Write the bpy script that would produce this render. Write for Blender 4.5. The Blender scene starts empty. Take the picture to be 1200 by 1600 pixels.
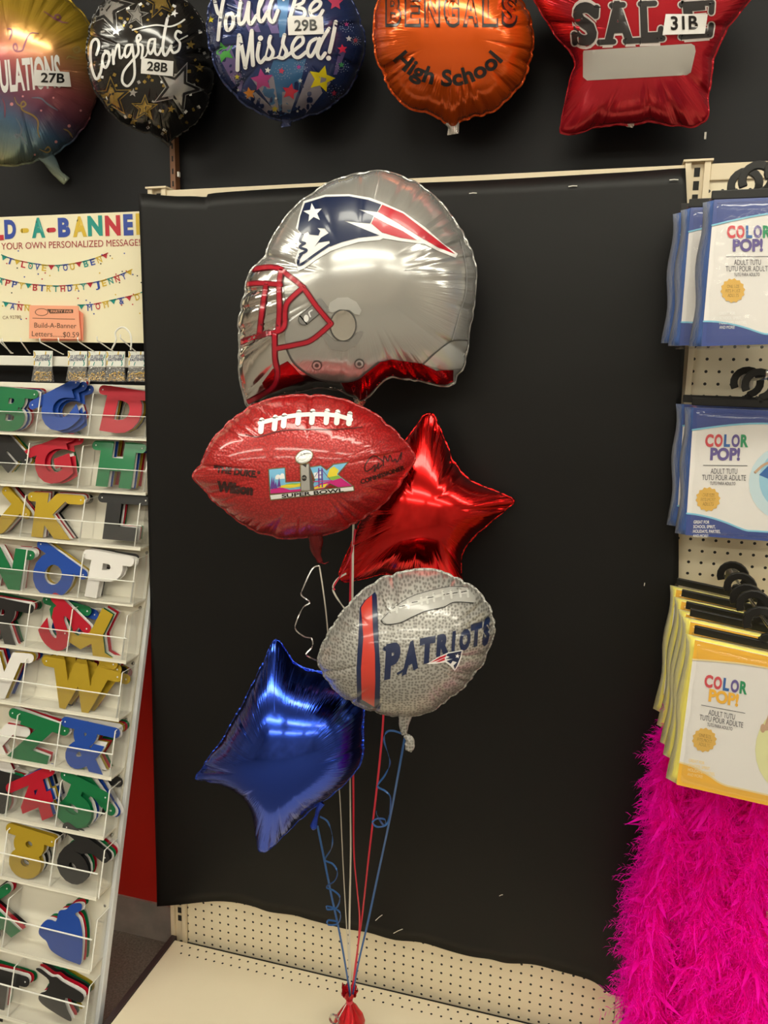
import bpy, bmesh, math, random
import numpy as np
from mathutils import Vector, Matrix, Euler
from mathutils.geometry import delaunay_2d_cdt

IN = 0.0254
sc = bpy.context.scene
COL = sc.collection
PI = math.pi

# ------------------------------------------------------------------ camera
F_PX = 1204.105
CAMP = np.array([1.0659, -1.7483, 1.7461])
EUL = (1.3954, -0.0201, 0.2736)
cam_data = bpy.data.cameras.new('camera')
cam_data.sensor_fit = 'VERTICAL'
cam_data.sensor_height = 36.0
cam_data.lens = F_PX / 1600.0 * 36.0
cam_data.clip_start = 0.02
cam = bpy.data.objects.new('camera', cam_data)
cam.location = CAMP
cam.rotation_euler = EUL
COL.objects.link(cam)
sc.camera = cam
ROT = np.array(Euler(EUL, 'XYZ').to_matrix())

# ------------------------------------------------------------------ exposure, world, lights
sc.view_settings.view_transform = 'Standard'
sc.view_settings.look = 'None'
sc.view_settings.gamma = 1.0
sc.view_settings.use_curve_mapping = False
sc.view_settings.exposure = 0.0
EXPO = 0.95
LAMP = 9.0            # emission of the fluorescent diffusers
sc.view_settings.exposure = EXPO
world = bpy.data.worlds.new('store_air')
sc.world = world
world.use_nodes = True
world.node_tree.nodes['Background'].inputs[0].default_value = (1.0, 0.96, 0.82, 1)
world.node_tree.nodes['Background'].inputs[1].default_value = 0.10
try:
    sc.cycles.use_denoising = True
    sc.cycles.sample_clamp_indirect = 6.0
    sc.cycles.max_bounces = 14
    sc.cycles.diffuse_bounces = 8
    sc.cycles.transmission_bounces = 10
    sc.cycles.transparent_max_bounces = 24
    sc.cycles.caustics_reflective = False
    sc.cycles.caustics_refractive = False
except Exception:
    pass


# ------------------------------------------------------------------ pixel rays
def rays(px):
    px = np.atleast_2d(np.asarray(px, float))
    d = np.stack([(px[:, 0] - 600) / F_PX, (800 - px[:, 1]) / F_PX, -np.ones(len(px))], 1)
    return d @ ROT.T


def at(px, py, Y):
    d = rays([(px, py)])[0]
    return CAMP + d * (Y - CAMP[1]) / d[1]


def atz(px, py, Z):
    d = rays([(px, py)])[0]
    return CAMP + d * (Z - CAMP[2]) / d[2]


# ------------------------------------------------------------------ materials
MATS = {}


def nodes_of(m):
    m.use_nodes = True
    return m.node_tree.nodes, m.node_tree.links, m.node_tree.nodes['Principled BSDF']


def mat(name, col, rough=0.5, metal=0.0, spec=0.5, coat=0.0, sheen=0.0, emit=0.0):
    key = name
    if key in MATS:
        return MATS[key]
    m = bpy.data.materials.new(name)
    n, l, b = nodes_of(m)
    b.inputs['Base Color'].default_value = (*col, 1)
    b.inputs['Roughness'].default_value = rough
    b.inputs['Metallic'].default_value = metal
    b.inputs['Specular IOR Level'].default_value = spec
    b.inputs['Coat Weight'].default_value = coat
    b.inputs['Coat Roughness'].default_value = 0.08
    if sheen:
        b.inputs['Sheen Weight'].default_value = sheen
    if emit:
        b.inputs['Emission Color'].default_value = (*col, 1)
        b.inputs['Emission Strength'].default_value = emit
    MATS[key] = m
    return m


def add_noise_bump(m, scale=60, strength=0.2, dist=0.002, detail=3, coords='Object', stretch=(1, 1, 1)):
    n, l, b = nodes_of(m)
    tc = n.new('ShaderNodeTexCoord')
    mp = n.new('ShaderNodeMapping')
    mp.inputs['Scale'].default_value = stretch
    t = n.new('ShaderNodeTexNoise')
    t.inputs['Scale'].default_value = scale
    t.inputs['Detail'].default_value = detail
    bp = n.new('ShaderNodeBump')
    bp.inputs['Strength'].default_value = strength
    bp.inputs['Distance'].default_value = dist
    l.new(tc.outputs[coords], mp.inputs['Vector'])
    l.new(mp.outputs[0], t.inputs['Vector'])
    l.new(t.outputs['Fac'], bp.inputs['Height'])
    l.new(bp.outputs[0], b.inputs['Normal'])
    return m


def mottled(m, c1, c2, scale=8, detail=4):
    n, l, b = nodes_of(m)
    tc = n.new('ShaderNodeTexCoord')
    t = n.new('ShaderNodeTexNoise')
    t.inputs['Scale'].default_value = scale
    t.inputs['Detail'].default_value = detail
    r = n.new('ShaderNodeValToRGB')
    r.color_ramp.elements[0].position = 0.35
    r.color_ramp.elements[1].position = 0.65
    r.color_ramp.elements[0].color = (*c1, 1)
    r.color_ramp.elements[1].color = (*c2, 1)
    l.new(tc.outputs['Object'], t.inputs['Vector'])
    l.new(t.outputs['Fac'], r.inputs['Fac'])
    l.new(r.outputs['Color'], b.inputs['Base Color'])
    return m


def foil(name, col, rough=0.13, metal=1.0, pleat=0.35, leather=0.0, leather_cols=None, leather_scale=260, ramp=None, coat=0.35, ripple=0.25, lpos=(0.1, 0.5), lrand=1.0, lux=(0.95, 0.3)):
    """crinkled foil: fine pleats run in from the seam (uv: u along the seam, v from centre to seam)"""
    if name in MATS:
        return MATS[name]
    m = mat(name, col, rough, metal, coat=coat)
    n, l, b = nodes_of(m)
    uv = n.new('ShaderNodeUVMap')
    uv.uv_map = 'seam'
    sep = n.new('ShaderNodeSeparateXYZ')
    l.new(uv.outputs[0], sep.inputs[0])
    mp = n.new('ShaderNodeMapping')
    mp.inputs['Scale'].default_value = (190, 3.0, 1)
    l.new(uv.outputs[0], mp.inputs[0])
    t = n.new('ShaderNodeTexNoise')
    t.inputs['Scale'].default_value = 1.0
    t.inputs['Detail'].default_value = 2.0
    l.new(mp.outputs[0], t.inputs['Vector'])
    mr = n.new('ShaderNodeMapRange')
    mr.inputs['From Min'].default_value = 0.45
    mr.inputs['From Max'].default_value = 0.98
    mr.inputs['To Min'].default_value = 0.0
    mr.inputs['To Max'].default_value = 1.0
    l.new(sep.outputs['Y'], mr.inputs['Value'])
    mul = n.new('ShaderNodeMath')
    mul.operation = 'MULTIPLY'
    l.new(t.outputs['Fac'], mul.inputs[0])
    l.new(mr.outputs[0], mul.inputs[1])
    # patches of ripples elsewhere
    tc = n.new('ShaderNodeTexCoord')
    t2 = n.new('ShaderNodeTexNoise')
    t2.inputs['Scale'].default_value = 9
    t2.inputs['Detail'].default_value = 1.0
    l.new(tc.outputs['Object'], t2.inputs['Vector'])
    m2 = n.new('ShaderNodeMath')
    m2.operation = 'MULTIPLY_ADD'
    l.new(t2.outputs['Fac'], m2.inputs[0])
    m2.inputs[1].default_value = ripple * 2
    l.new(mul.outputs[0], m2.inputs[2])
    bp = n.new('ShaderNodeBump')
    bp.inputs['Strength'].default_value = pleat
    bp.inputs['Distance'].default_value = 0.006
    l.new(m2.outputs[0], bp.inputs['Height'])
    last = bp
    if leather:
        vo = n.new('ShaderNodeTexVoronoi')
        vo.inputs['Scale'].default_value = leather_scale
        vo.inputs['Randomness'].default_value = lrand
        vo.voronoi_dimensions = '2D'
        cb = n.new('ShaderNodeCombineXYZ')
        for ax, slot in (((lux[0], lux[1], 0.0), 0), ((0.0, 0.05, 1.0), 1)):
            dp = n.new('ShaderNodeVectorMath')
            dp.operation = 'DOT_PRODUCT'
            dp.inputs[1].default_value = ax
            l.new(tc.outputs['Object'], dp.inputs[0])
            l.new(dp.outputs['Value'], cb.inputs[slot])
        l.new(cb.outputs[0], vo.inputs['Vector'])
        cr = n.new('ShaderNodeValToRGB')
        cr.color_ramp.elements[0].position = lpos[0]
        cr.color_ramp.elements[1].position = lpos[1]
        cr.color_ramp.elements[0].color = (*leather_cols[0], 1)
        cr.color_ramp.elements[1].color = (*leather_cols[1], 1)
        l.new(vo.outputs['Distance'], cr.inputs['Fac'])
        l.new(cr.outputs[0], b.inputs['Base Color'])
        b2 = n.new('ShaderNodeBump')
        b2.inputs['Strength'].default_value = leather
        b2.inputs['Distance'].default_value = 0.002
        l.new(vo.outputs['Distance'], b2.inputs['Height'])
        l.new(bp.outputs[0], b2.inputs['Normal'])
        last = b2
    if ramp:
        # printed colour bands across the balloon (axis, stops)
        axis, stops = ramp
        sp = n.new('ShaderNodeVectorMath')
        sp.operation = 'DOT_PRODUCT'
        sp.inputs[1].default_value = axis
        l.new(tc.outputs['Object'], sp.inputs[0])
        ad = n.new('ShaderNodeMath')
        ad.operation = 'ADD'
        ad.inputs[1].default_value = 0.5
        l.new(sp.outputs['Value'], ad.inputs[0])
        cr = n.new('ShaderNodeValToRGB')
        while len(cr.color_ramp.elements) < len(stops):
            cr.color_ramp.elements.new(0.5)
        for e, (p, c) in zip(cr.color_ramp.elements, stops):
            e.position = p
            e.color = (*c, 1)
        l.new(ad.outputs[0], cr.inputs['Fac'])
        l.new(cr.outputs[0], b.inputs['Base Color'])
    l.new(last.outputs[0], b.inputs['Normal'])
    return m


def clear(name, tint=(1, 1, 1), gloss=0.10, rough=0.05, haze=0.0, hazecol=(0.9, 0.9, 0.9), bump=0.0, scale=30, gmax=0.25):
    """clear plastic: mostly see-through with a glossy sheen and a little milky haze"""
    if name in MATS:
        return MATS[name]
    m = bpy.data.materials.new(name)
    m.use_nodes = True
    n, l = m.node_tree.nodes, m.node_tree.links
    n.clear()
    out = n.new('ShaderNodeOutputMaterial')
    tr = n.new('ShaderNodeBsdfTransparent')
    tr.inputs[0].default_value = (*tint, 1)
    df = n.new('ShaderNodeBsdfDiffuse')
    df.inputs[0].default_value = (*hazecol, 1)
    gl = n.new('ShaderNodeBsdfGlossy')
    gl.inputs['Roughness'].default_value = rough
    m1 = n.new('ShaderNodeMixShader')
    m1.inputs[0].default_value = haze
    l.new(tr.outputs[0], m1.inputs[1])
    l.new(df.outputs[0], m1.inputs[2])
    fr = n.new('ShaderNodeFresnel')
    fr.inputs[0].default_value = 1.45
    mu = n.new('ShaderNodeMath')
    mu.operation = 'MULTIPLY'
    mu.inputs[1].default_value = gloss * 10
    mu.use_clamp = True
    mn = n.new('ShaderNodeMath')
    mn.operation = 'MINIMUM'
    mn.inputs[1].default_value = gmax
    l.new(fr.outputs[0], mu.inputs[0])
    l.new(mu.outputs[0], mn.inputs[0])
    m2 = n.new('ShaderNodeMixShader')
    l.new(mn.outputs[0], m2.inputs[0])
    l.new(m1.outputs[0], m2.inputs[1])
    l.new(gl.outputs[0], m2.inputs[2])
    l.new(m2.outputs[0], out.inputs[0])
    if bump:
        tc = n.new('ShaderNodeTexCoord')
        t = n.new('ShaderNodeTexNoise')
        t.inputs['Scale'].default_value = scale
        l.new(tc.outputs['Object'], t.inputs['Vector'])
        bp = n.new('ShaderNodeBump')
        bp.inputs['Strength'].default_value = bump
        bp.inputs['Distance'].default_value = 0.01
        l.new(t.outputs['Fac'], bp.inputs['Height'])
        l.new(bp.outputs[0], gl.inputs['Normal'])
        l.new(bp.outputs[0], fr.inputs['Normal'])
    MATS[name] = m
    return m


def ink(name, col, rough=0.28, metal=0.0):
    return mat('ink_' + name, col, rough, metal, coat=0.4)


# ------------------------------------------------------------------ objects
ROOTLOC = {}


def link(o, parent=None):
    COL.objects.link(o)
    if parent is not None:
        o.parent = parent
    return o


def world_of(o):
    w = np.zeros(3)
    while o is not None:
        w = w + np.array(o.location)
        o = o.parent
    return w


def tag(o, label=None, cat=None, group=None, kind=None):
    if label:
        o['label'] = label
    if cat:
        o['category'] = cat
    if group:
        o['group'] = group
    if kind:
        o['kind'] = kind
    return o


def thing(name, label, cat, loc, group=None):
    o = bpy.data.objects.new(name, None)
    o.empty_display_size = 0.05
    o.location = loc
    link(o)
    return tag(o, label, cat, group)


class MB:
    """collects geometry given in world coordinates, becomes ONE mesh object"""

    def __init__(s):
        s.v = []
        s.f = []
        s.mi = []
        s.mats = []
        s.uv = None

    def slot(s, m):
        if m not in s.mats:
            s.mats.append(m)
        return s.mats.index(m)

    def add(s, vs, fs, m):
        k = len(s.v)
        s.v.extend([tuple(map(float, p)) for p in vs])
        s.f.extend([tuple(k + i for i in f) for f in fs])
        i = s.slot(m)
        s.mi.extend([i] * len(fs))

    def box(s, a, b, m):
        x0, y0, z0 = [min(a[i], b[i]) for i in range(3)]
        x1, y1, z1 = [max(a[i], b[i]) for i in range(3)]
        vs = [(x, y, z) for x in (x0, x1) for y in (y0, y1) for z in (z0, z1)]
        s.add(vs, [(0, 1, 3, 2), (4, 6, 7, 5), (0, 4, 5, 1), (2, 3, 7, 6), (0, 2, 6, 4), (1, 5, 7, 3)], m)

    def hexa(s, q0, q1, m):
        """quad q0 (4 pts) joined to quad q1"""
        vs = list(q0) + list(q1)
        s.add(vs, [(0, 1, 2, 3), (7, 6, 5, 4), (0, 4, 5, 1), (1, 5, 6, 2), (2, 6, 7, 3), (3, 7, 4, 0)], m)

    def tube(s, pts, r, m, seg=8, closed=False, caps=True):
        pts = [np.array(p, float) for p in pts]
        n = len(pts)
        rr = r if hasattr(r, '__len__') else [r] * n
        vs = []
        ref = np.array([0.31, 0.52, 0.79])
        prev = None
        for i in range(n):
            a = pts[max(i - 1, 0)] if not closed else pts[i - 1]
            b = pts[min(i + 1, n - 1)] if not closed else pts[(i + 1) % n]
            t = b - a
            t = t / (np.linalg.norm(t) + 1e-12)
            if prev is None:
                u = np.cross(t, ref)
            else:
                u = prev - t * (prev @ t)
            u = u / (np.linalg.norm(u) + 1e-12)
            prev = u
            w = np.cross(t, u)
            for k in range(seg):
                an = 2 * PI * k / seg
                vs.append(pts[i] + rr[i] * (math.cos(an) * u + math.sin(an) * w))
        fs = []
        for i in range(n if closed else n - 1):
            j = (i + 1) % n
            for k in range(seg):
                k2 = (k + 1) % seg
                fs.append((i * seg + k, i * seg + k2, j * seg + k2, j * seg + k))
        if caps and not closed:
            fs.append(tuple(reversed(range(seg))))
            fs.append(tuple((n - 1) * seg + k for k in range(seg)))
        s.add(vs, fs, m)

    def strip(s, pts, width, side, m, thick=0.0006):
        """flat ribbon along pts; side = vector or list of vectors across"""
        pts = [np.array(p, float) for p in pts]
        n = len(pts)
        vs = []
        for i in range(n):
            a, b = pts[max(i - 1, 0)], pts[min(i + 1, n - 1)]
            t = b - a
            t /= np.linalg.norm(t) + 1e-12
            sd = np.array(side[i] if isinstance(side, list) else side, float)
            sd = sd - t * (sd @ t)
            sd /= np.linalg.norm(sd) + 1e-12
            nn = np.cross(t, sd)
            w = width[i] if hasattr(width, '__len__') else width
            for q in ((-1, -1), (1, -1), (1, 1), (-1, 1)):
                vs.append(pts[i] + sd * q[0] * w / 2 + nn * q[1] * thick / 2)
        fs = [(0, 3, 2, 1)]
        for i in range(n - 1):
            for k in range(4):
                k2 = (k + 1) % 4
                fs.append((i * 4 + k, i * 4 + k2, i * 4 + 4 + k2, i * 4 + 4 + k))
        e = (n - 1) * 4
        fs.append((e, e + 1, e + 2, e + 3))
        s.add(vs, fs, m)

    def lathe(s, base, axis, prof, m, seg=20):
        """prof: list of (distance along axis, radius)"""
        base = np.array(base, float)
        axis = np.array(axis, float)
        axis /= np.linalg.norm(axis)
        u = np.cross(axis, (0.3, 0.5, 0.81))
        u /= np.linalg.norm(u)
        w = np.cross(axis, u)
        vs = []
        for d, r in prof:
            for k in range(seg):
                a = 2 * PI * k / seg
                vs.append(base + axis * d + r * (math.cos(a) * u + math.sin(a) * w))
        fs = []
        for i in range(len(prof) - 1):
            for k in range(seg):
                k2 = (k + 1) % seg
                fs.append((i * seg + k, i * seg + k2, (i + 1) * seg + k2, (i + 1) * seg + k))
        fs.append(tuple(reversed(range(seg))))
        fs.append(tuple((len(prof) - 1) * seg + k for k in range(seg)))
        s.add(vs, fs, m)

    def ball(s, c, r, m, seg=8, squash=(1, 1, 1)):
        c = np.array(c, float)
        vs = [c + np.array((0, 0, r * squash[2]))]
        rows = max(3, seg // 2)
        for i in range(1, rows):
            th = PI * i / rows
            for k in range(seg):
                a = 2 * PI * k / seg
                vs.append(c + np.array((r * squash[0] * math.sin(th) * math.cos(a), r * squash[1] * math.sin(th) * math.sin(a), r * squash[2] * math.cos(th))))
        vs.append(c - np.array((0, 0, r * squash[2])))
        fs = [(0, 1 + k, 1 + (k + 1) % seg) for k in range(seg)]
        for i in range(rows - 2):
            for k in range(seg):
                a, b = 1 + i * seg + k, 1 + i * seg + (k + 1) % seg
                fs.append((a, a + seg, b + seg, b))
        e = len(vs) - 1
        fs += [(e, e - seg + (k + 1) % seg, e - seg + k) for k in range(seg)]
        s.add(vs, fs, m)

    def build(s, name, parent=None, smooth=False, loc=None, bevel=0.0):
        me = bpy.data.meshes.new(name)
        off = world_of(parent) if parent is not None else np.zeros(3)
        if loc is not None:
            off = off + np.array(loc) - (world_of(parent) if parent is not None else 0)
        vs = (np.array(s.v) - off).tolist() if len(s.v) else []
        me.from_pydata(vs, [], s.f)
        for m in s.mats:
            me.materials.append(m)
        me.polygons.foreach_set('material_index', s.mi)
        if smooth:
            me.polygons.foreach_set('use_smooth', [True] * len(me.polygons))
        if s.uv is not None:
            lay = me.uv_layers.new(name='seam')
            idx = np.zeros(len(me.loops), dtype=np.int32)
            me.loops.foreach_get('vertex_index', idx)
            lay.data.foreach_set('uv', np.asarray(s.uv, dtype=np.float32)[idx].ravel())
        me.update()
        o = bpy.data.objects.new(name, me)
        link(o, parent)
        if loc is not None and parent is None:
            o.location = loc
        if bevel:
            bm = o.modifiers.new('bevel', 'BEVEL')
            bm.width = bevel
            bm.segments = 2
            bm.limit_method = 'ANGLE'
        return o


def crspline(pts, per=8, closed=False):
    P = [np.array(p, float) for p in pts]
    n = len(P)
    out = []
    for i in range(n if closed else n - 1):
        p0 = P[i - 1] if (closed or i > 0) else P[0]
        p1 = P[i]
        p2 = P[(i + 1) % n]
        p3 = P[(i + 2) % n] if (closed or i + 2 < n) else P[-1]
        for k in range(per):
            t = k / per
            out.append(0.5 * ((2 * p1) + (-p0 + p2) * t + (2 * p0 - 5 * p1 + 4 * p2 - p3) * t * t + (-p0 + 3 * p1 - 3 * p2 + p3) * t ** 3))
    if not closed:
        out.append(P[-1])
    return out


def resample(pts, n, closed=True):
    P = np.array(pts, float)
    if closed:
        P = np.vstack([P, P[:1]])
    d = np.r_[0, np.cumsum(np.linalg.norm(np.diff(P, axis=0), axis=1))]
    t = np.linspace(0, d[-1], n + 1 if closed else n)
    q = np.stack([np.interp(t, d, P[:, k]) for k in range(P.shape[1])], 1)
    return q[:-1] if closed else q


def densify(poly, step):
    out = []
    n = len(poly)
    for i in range(n):
        a, b = np.array(poly[i], float), np.array(poly[(i + 1) % n], float)
        k = max(1, int(math.ceil(np.linalg.norm(b - a) / step)))
        for j in range(k):
            out.append(a + (b - a) * j / k)
    return out


# ------------------------------------------------------------------ flat art: polygons, strokes, text in picture-of-the-print coordinates
def tri_poly(outer, holes=(), step=8.0, grid=True):
    loops = [densify(outer, step)] + [densify(h, step) for h in holes]
    vs, es = [], []
    for lp in loops:
        k = len(vs)
        vs += [Vector((p[0], p[1])) for p in lp]
        es += [(k + i, k + (i + 1) % len(lp)) for i in range(len(lp))]
    if grid:
        A = np.array(outer, float)
        x0, y0 = A.min(0)
        x1, y1 = A.max(0)
        x = x0 + step * 0.5
        while x < x1:
            y = y0 + step * 0.5
            while y < y1:
                vs.append(Vector((x + 0.01 * y, y + 0.013 * x)))
                y += step
            x += step
    r = delaunay_2d_cdt(vs, es, [], 1, 1e-4)
    V, Fc = np.array([(p.x, p.y) for p in r[0]]), [tuple(f) for f in r[2]]
    if holes:
        keep = []
        for f in Fc:
            cx, cy = V[list(f)].mean(0)
            k = False
            for h in holes:
                m = len(h)
                for q in range(m):
                    (x1, y1), (x2, y2) = h[q], h[(q + 1) % m]
                    if (y1 > cy) != (y2 > cy) and cx < (x2 - x1) * (cy - y1) / (y2 - y1) + x1:
                        k = not k
            if not k:
                keep.append(f)
        Fc = keep
    return V, Fc


TEXTCACHE = {}


def text_mesh(body, bold=0.0, step=None):
    if 'M' in body:
        bold = 0.0      # this glyph does not thicken cleanly
    key = (body, bold)
    if key in TEXTCACHE:
        return TEXTCACHE[key]
    cu = bpy.data.curves.new('t', 'FONT')
    cu.body = body
    cu.size = 1.0
    cu.resolution_u = 4
    cu.offset = bold
    o = bpy.data.objects.new('t', cu)
    me = bpy.data.meshes.new_from_object(o)
    bm = bmesh.new()
    bm.from_mesh(me)
    bmesh.ops.remove_doubles(bm, verts=bm.verts, dist=1e-5)
    xs = [v.co.x for v in bm.verts] or [0]
    for axis, lo, hi in ((0, min(xs), max(xs)), (1, -0.3, 0.9)):
        t = lo + 0.22
        while t < hi:
            no = (1, 0, 0) if axis == 0 else (0, 1, 0)
            bmesh.ops.bisect_plane(bm, geom=bm.verts[:] + bm.edges[:] + bm.faces[:], plane_co=(t, t, 0), plane_no=no)
            t += 0.22
    bmesh.ops.triangulate(bm, faces=bm.faces)
    bm.verts.index_update()
    V = np.array([(v.co.x, v.co.y) for v in bm.verts]) if len(bm.verts) else np.zeros((0, 2))
    Fc = []
    for f in bm.faces:
        if f.calc_area() > 1e-7:
            t = [v.index for v in f.verts]
            p = V[t]
            ar = np.sum(p[:, 0] * np.roll(p[:, 1], -1) - p[:, 1] * np.roll(p[:, 0], -1))
            Fc.append(tuple(t) if ar > 0 else tuple(t[::-1]))
    if Fc:
        # overlapping strokes of a glyph become one flat sheet
        es = sorted({tuple(sorted((f[q], f[(q + 1) % 3]))) for f in Fc for q in range(3)})
        r = delaunay_2d_cdt([Vector(p) for p in V], es, [], 0, 1e-5)
        V2 = np.array([(p.x, p.y) for p in r[0]])
        T2 = np.array([tuple(f) for f in r[2] if len(f) == 3])
        cen = V2[T2].mean(1)
        A, B, C = (V[[f[q] for f in Fc]] for q in range(3))
        cr = lambda P, Q, X: (Q[None, :, 0] - P[None, :, 0]) * (X[:, None, 1] - P[None, :, 1]) - (Q[None, :, 1] - P[None, :, 1]) * (X[:, None, 0] - P[None, :, 0])
        hit = ((cr(A, B, cen) >= -1e-9) & (cr(B, C, cen) >= -1e-9) & (cr(C, A, cen) >= -1e-9)).any(1)
        V, Fc = V2, [tuple(int(q) for q in t) for t in T2[hit]]
    bm.free()
    bpy.data.objects.remove(o)
    bpy.data.meshes.remove(me)
    bpy.data.curves.remove(cu)
    TEXTCACHE[key] = (V, Fc)
    return V, Fc


CAPH = text_mesh('H')[0][:, 1].max()


def text_px(body, p0, p1, h, bold=0.0, up=None, arc=None):
    """text on a baseline p0->p1 (print coordinates, y down), capital height h"""
    V, Fc = text_mesh(body, bold)
    if not len(V):
        return V, Fc
    x0, x1 = V[:, 0].min(), V[:, 0].max()
    a = (V[:, 0] - x0) / (x1 - x0)
    b = V[:, 1] / CAPH
    if arc:
        c, R, a0, a1 = arc
        ang = np.radians(a0 + (a1 - a0) * a)
        rr = R - b * h
        return np.stack([c[0] + rr * np.sin(ang), c[1] + rr * np.cos(ang)], 1), Fc
    p0, p1 = np.array(p0, float), np.array(p1, float)
    d = p1 - p0
    if up is None:
        u = np.array([d[1], -d[0]]) / np.linalg.norm(d)
    else:
        u = np.array(up, float)
    return p0 + a[:, None] * d + (b * h)[:, None] * u, Fc


def stroke_px(pts, w, per=6, taper=None, smooth=True):
    P = np.array(crspline(pts, per) if smooth and len(pts) > 2 else pts, float)
    if len(P) == 2:
        P = resample(P, 6, closed=False)
    n = len(P)
    T = np.gradient(P, axis=0)
    T /= np.linalg.norm(T, axis=1)[:, None] + 1e-9
    N = np.stack([-T[:, 1], T[:, 0]], 1)
    ww = np.full(n, w / 2.0)
    if taper:
        ww = ww * np.interp(np.linspace(0, 1, n), np.linspace(0, 1, len(taper)), taper)
    L, R = P + N * ww[:, None], P - N * ww[:, None]
    vs = np.vstack([L, R])
    fs = [(i, i + 1, n + i + 1, n + i) for i in range(n - 1)]
    # round ends: half discs that only touch the strip's end edges
    for e, sg in ((0, -1), (n - 1, 1)):
        c, r, tv, nv = P[e], ww[e], T[e] * sg, N[e]
        k = len(vs)
        ring = [c + r * (nv * math.cos(q * PI / 6) + tv * math.sin(q * PI / 6)) for q in range(1, 6)]
        vs = np.vstack([vs, ring])
        fs.append((e,) + tuple(range(k, k + 5)) + (n + e,))
    return vs, fs


def star_pts(cx, cy, R, rot=0.0, ratio=0.42, n=5):
    out = []
    for k in range(2 * n):
        r = R if k % 2 == 0 else R * ratio
        a = math.radians(rot) + PI * k / n
        out.append((cx + r * math.sin(a), cy - r * math.cos(a)))
    return out


def circle_pts(cx, cy, rx, ry=None, n=20, rot=0.0):
    ry = rx if ry is None else ry
    c, s = math.cos(rot), math.sin(rot)
    return [(cx + rx * math.cos(2 * PI * k / n) * c - ry * math.sin(2 * PI * k / n) * s,
             cy + rx * math.cos(2 * PI * k / n) * s + ry * math.sin(2 * PI * k / n) * c) for k in range(n)]


class Art:
    """a print: pieces (2D verts, faces, material, layer) laid on a surface and built as one mesh"""

    def __init__(s, surf, tf=None, step=6.0):
        s.surf = surf
        s.tf = tf
        s.mb = MB()
        s.step = step

    def put(s, vf, m, layer=1.0):
        V, Fc = vf
        if not len(V):
            return
        V = np.asarray(V, float)
        if s.tf is not None:
            V = s.tf(V)
        s.mb.add(s.surf.lift(V, layer), Fc, m)

    def poly(s, pts, m, layer=1.0, holes=(), smooth=0, step=None):
        if smooth:
            pts = crspline(pts, smooth, closed=True)
        s.put(tri_poly([tuple(p) for p in pts], holes, step or s.step), m, layer)

    def text(s, body, p0, p1, h, m, layer=1.0, bold=0.0, up=None, arc=None):
        s.put(text_px(body, p0, p1, h, bold, up, arc), m, layer)

    def stroke(s, pts, w, m, layer=1.0, taper=None, per=6, smooth=True):
        s.put(stroke_px(pts, w, per, taper, smooth), m, layer)

    def build(s, name, parent):
        return s.mb.build(name, parent, smooth=True)


def crop_tf(scale, ox, oy):
    return lambda V: np.stack([ox + V[:, 0] / scale, oy + V[:, 1] / scale], 1)


# ------------------------------------------------------------------ surfaces
class Flat:
    """a flat print surface standing at O with normal n"""

    def __init__(s, O, n, eps=0.0004):
        s.O = np.array(O, float)
        s.n = np.array(n, float) / np.linalg.norm(n)
        s.eps = eps

    def lift(s, px, layer=0.0):
        d = rays(px)
        h = layer * s.eps
        t = ((s.O + s.n * h - CAMP) @ s.n) / (d @ s.n)
        return CAMP + d * t[:, None]


def flat_at(px, py, Y, yaw=0.0, pitch=0.0, eps=0.0004):
    """yaw > 0: its right end comes nearer; pitch > 0: leans back"""
    n = np.array([-math.sin(yaw) * math.cos(pitch), -math.cos(yaw) * math.cos(pitch), math.sin(pitch)])
    return Flat(at(px, py, Y), n, eps)


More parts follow.
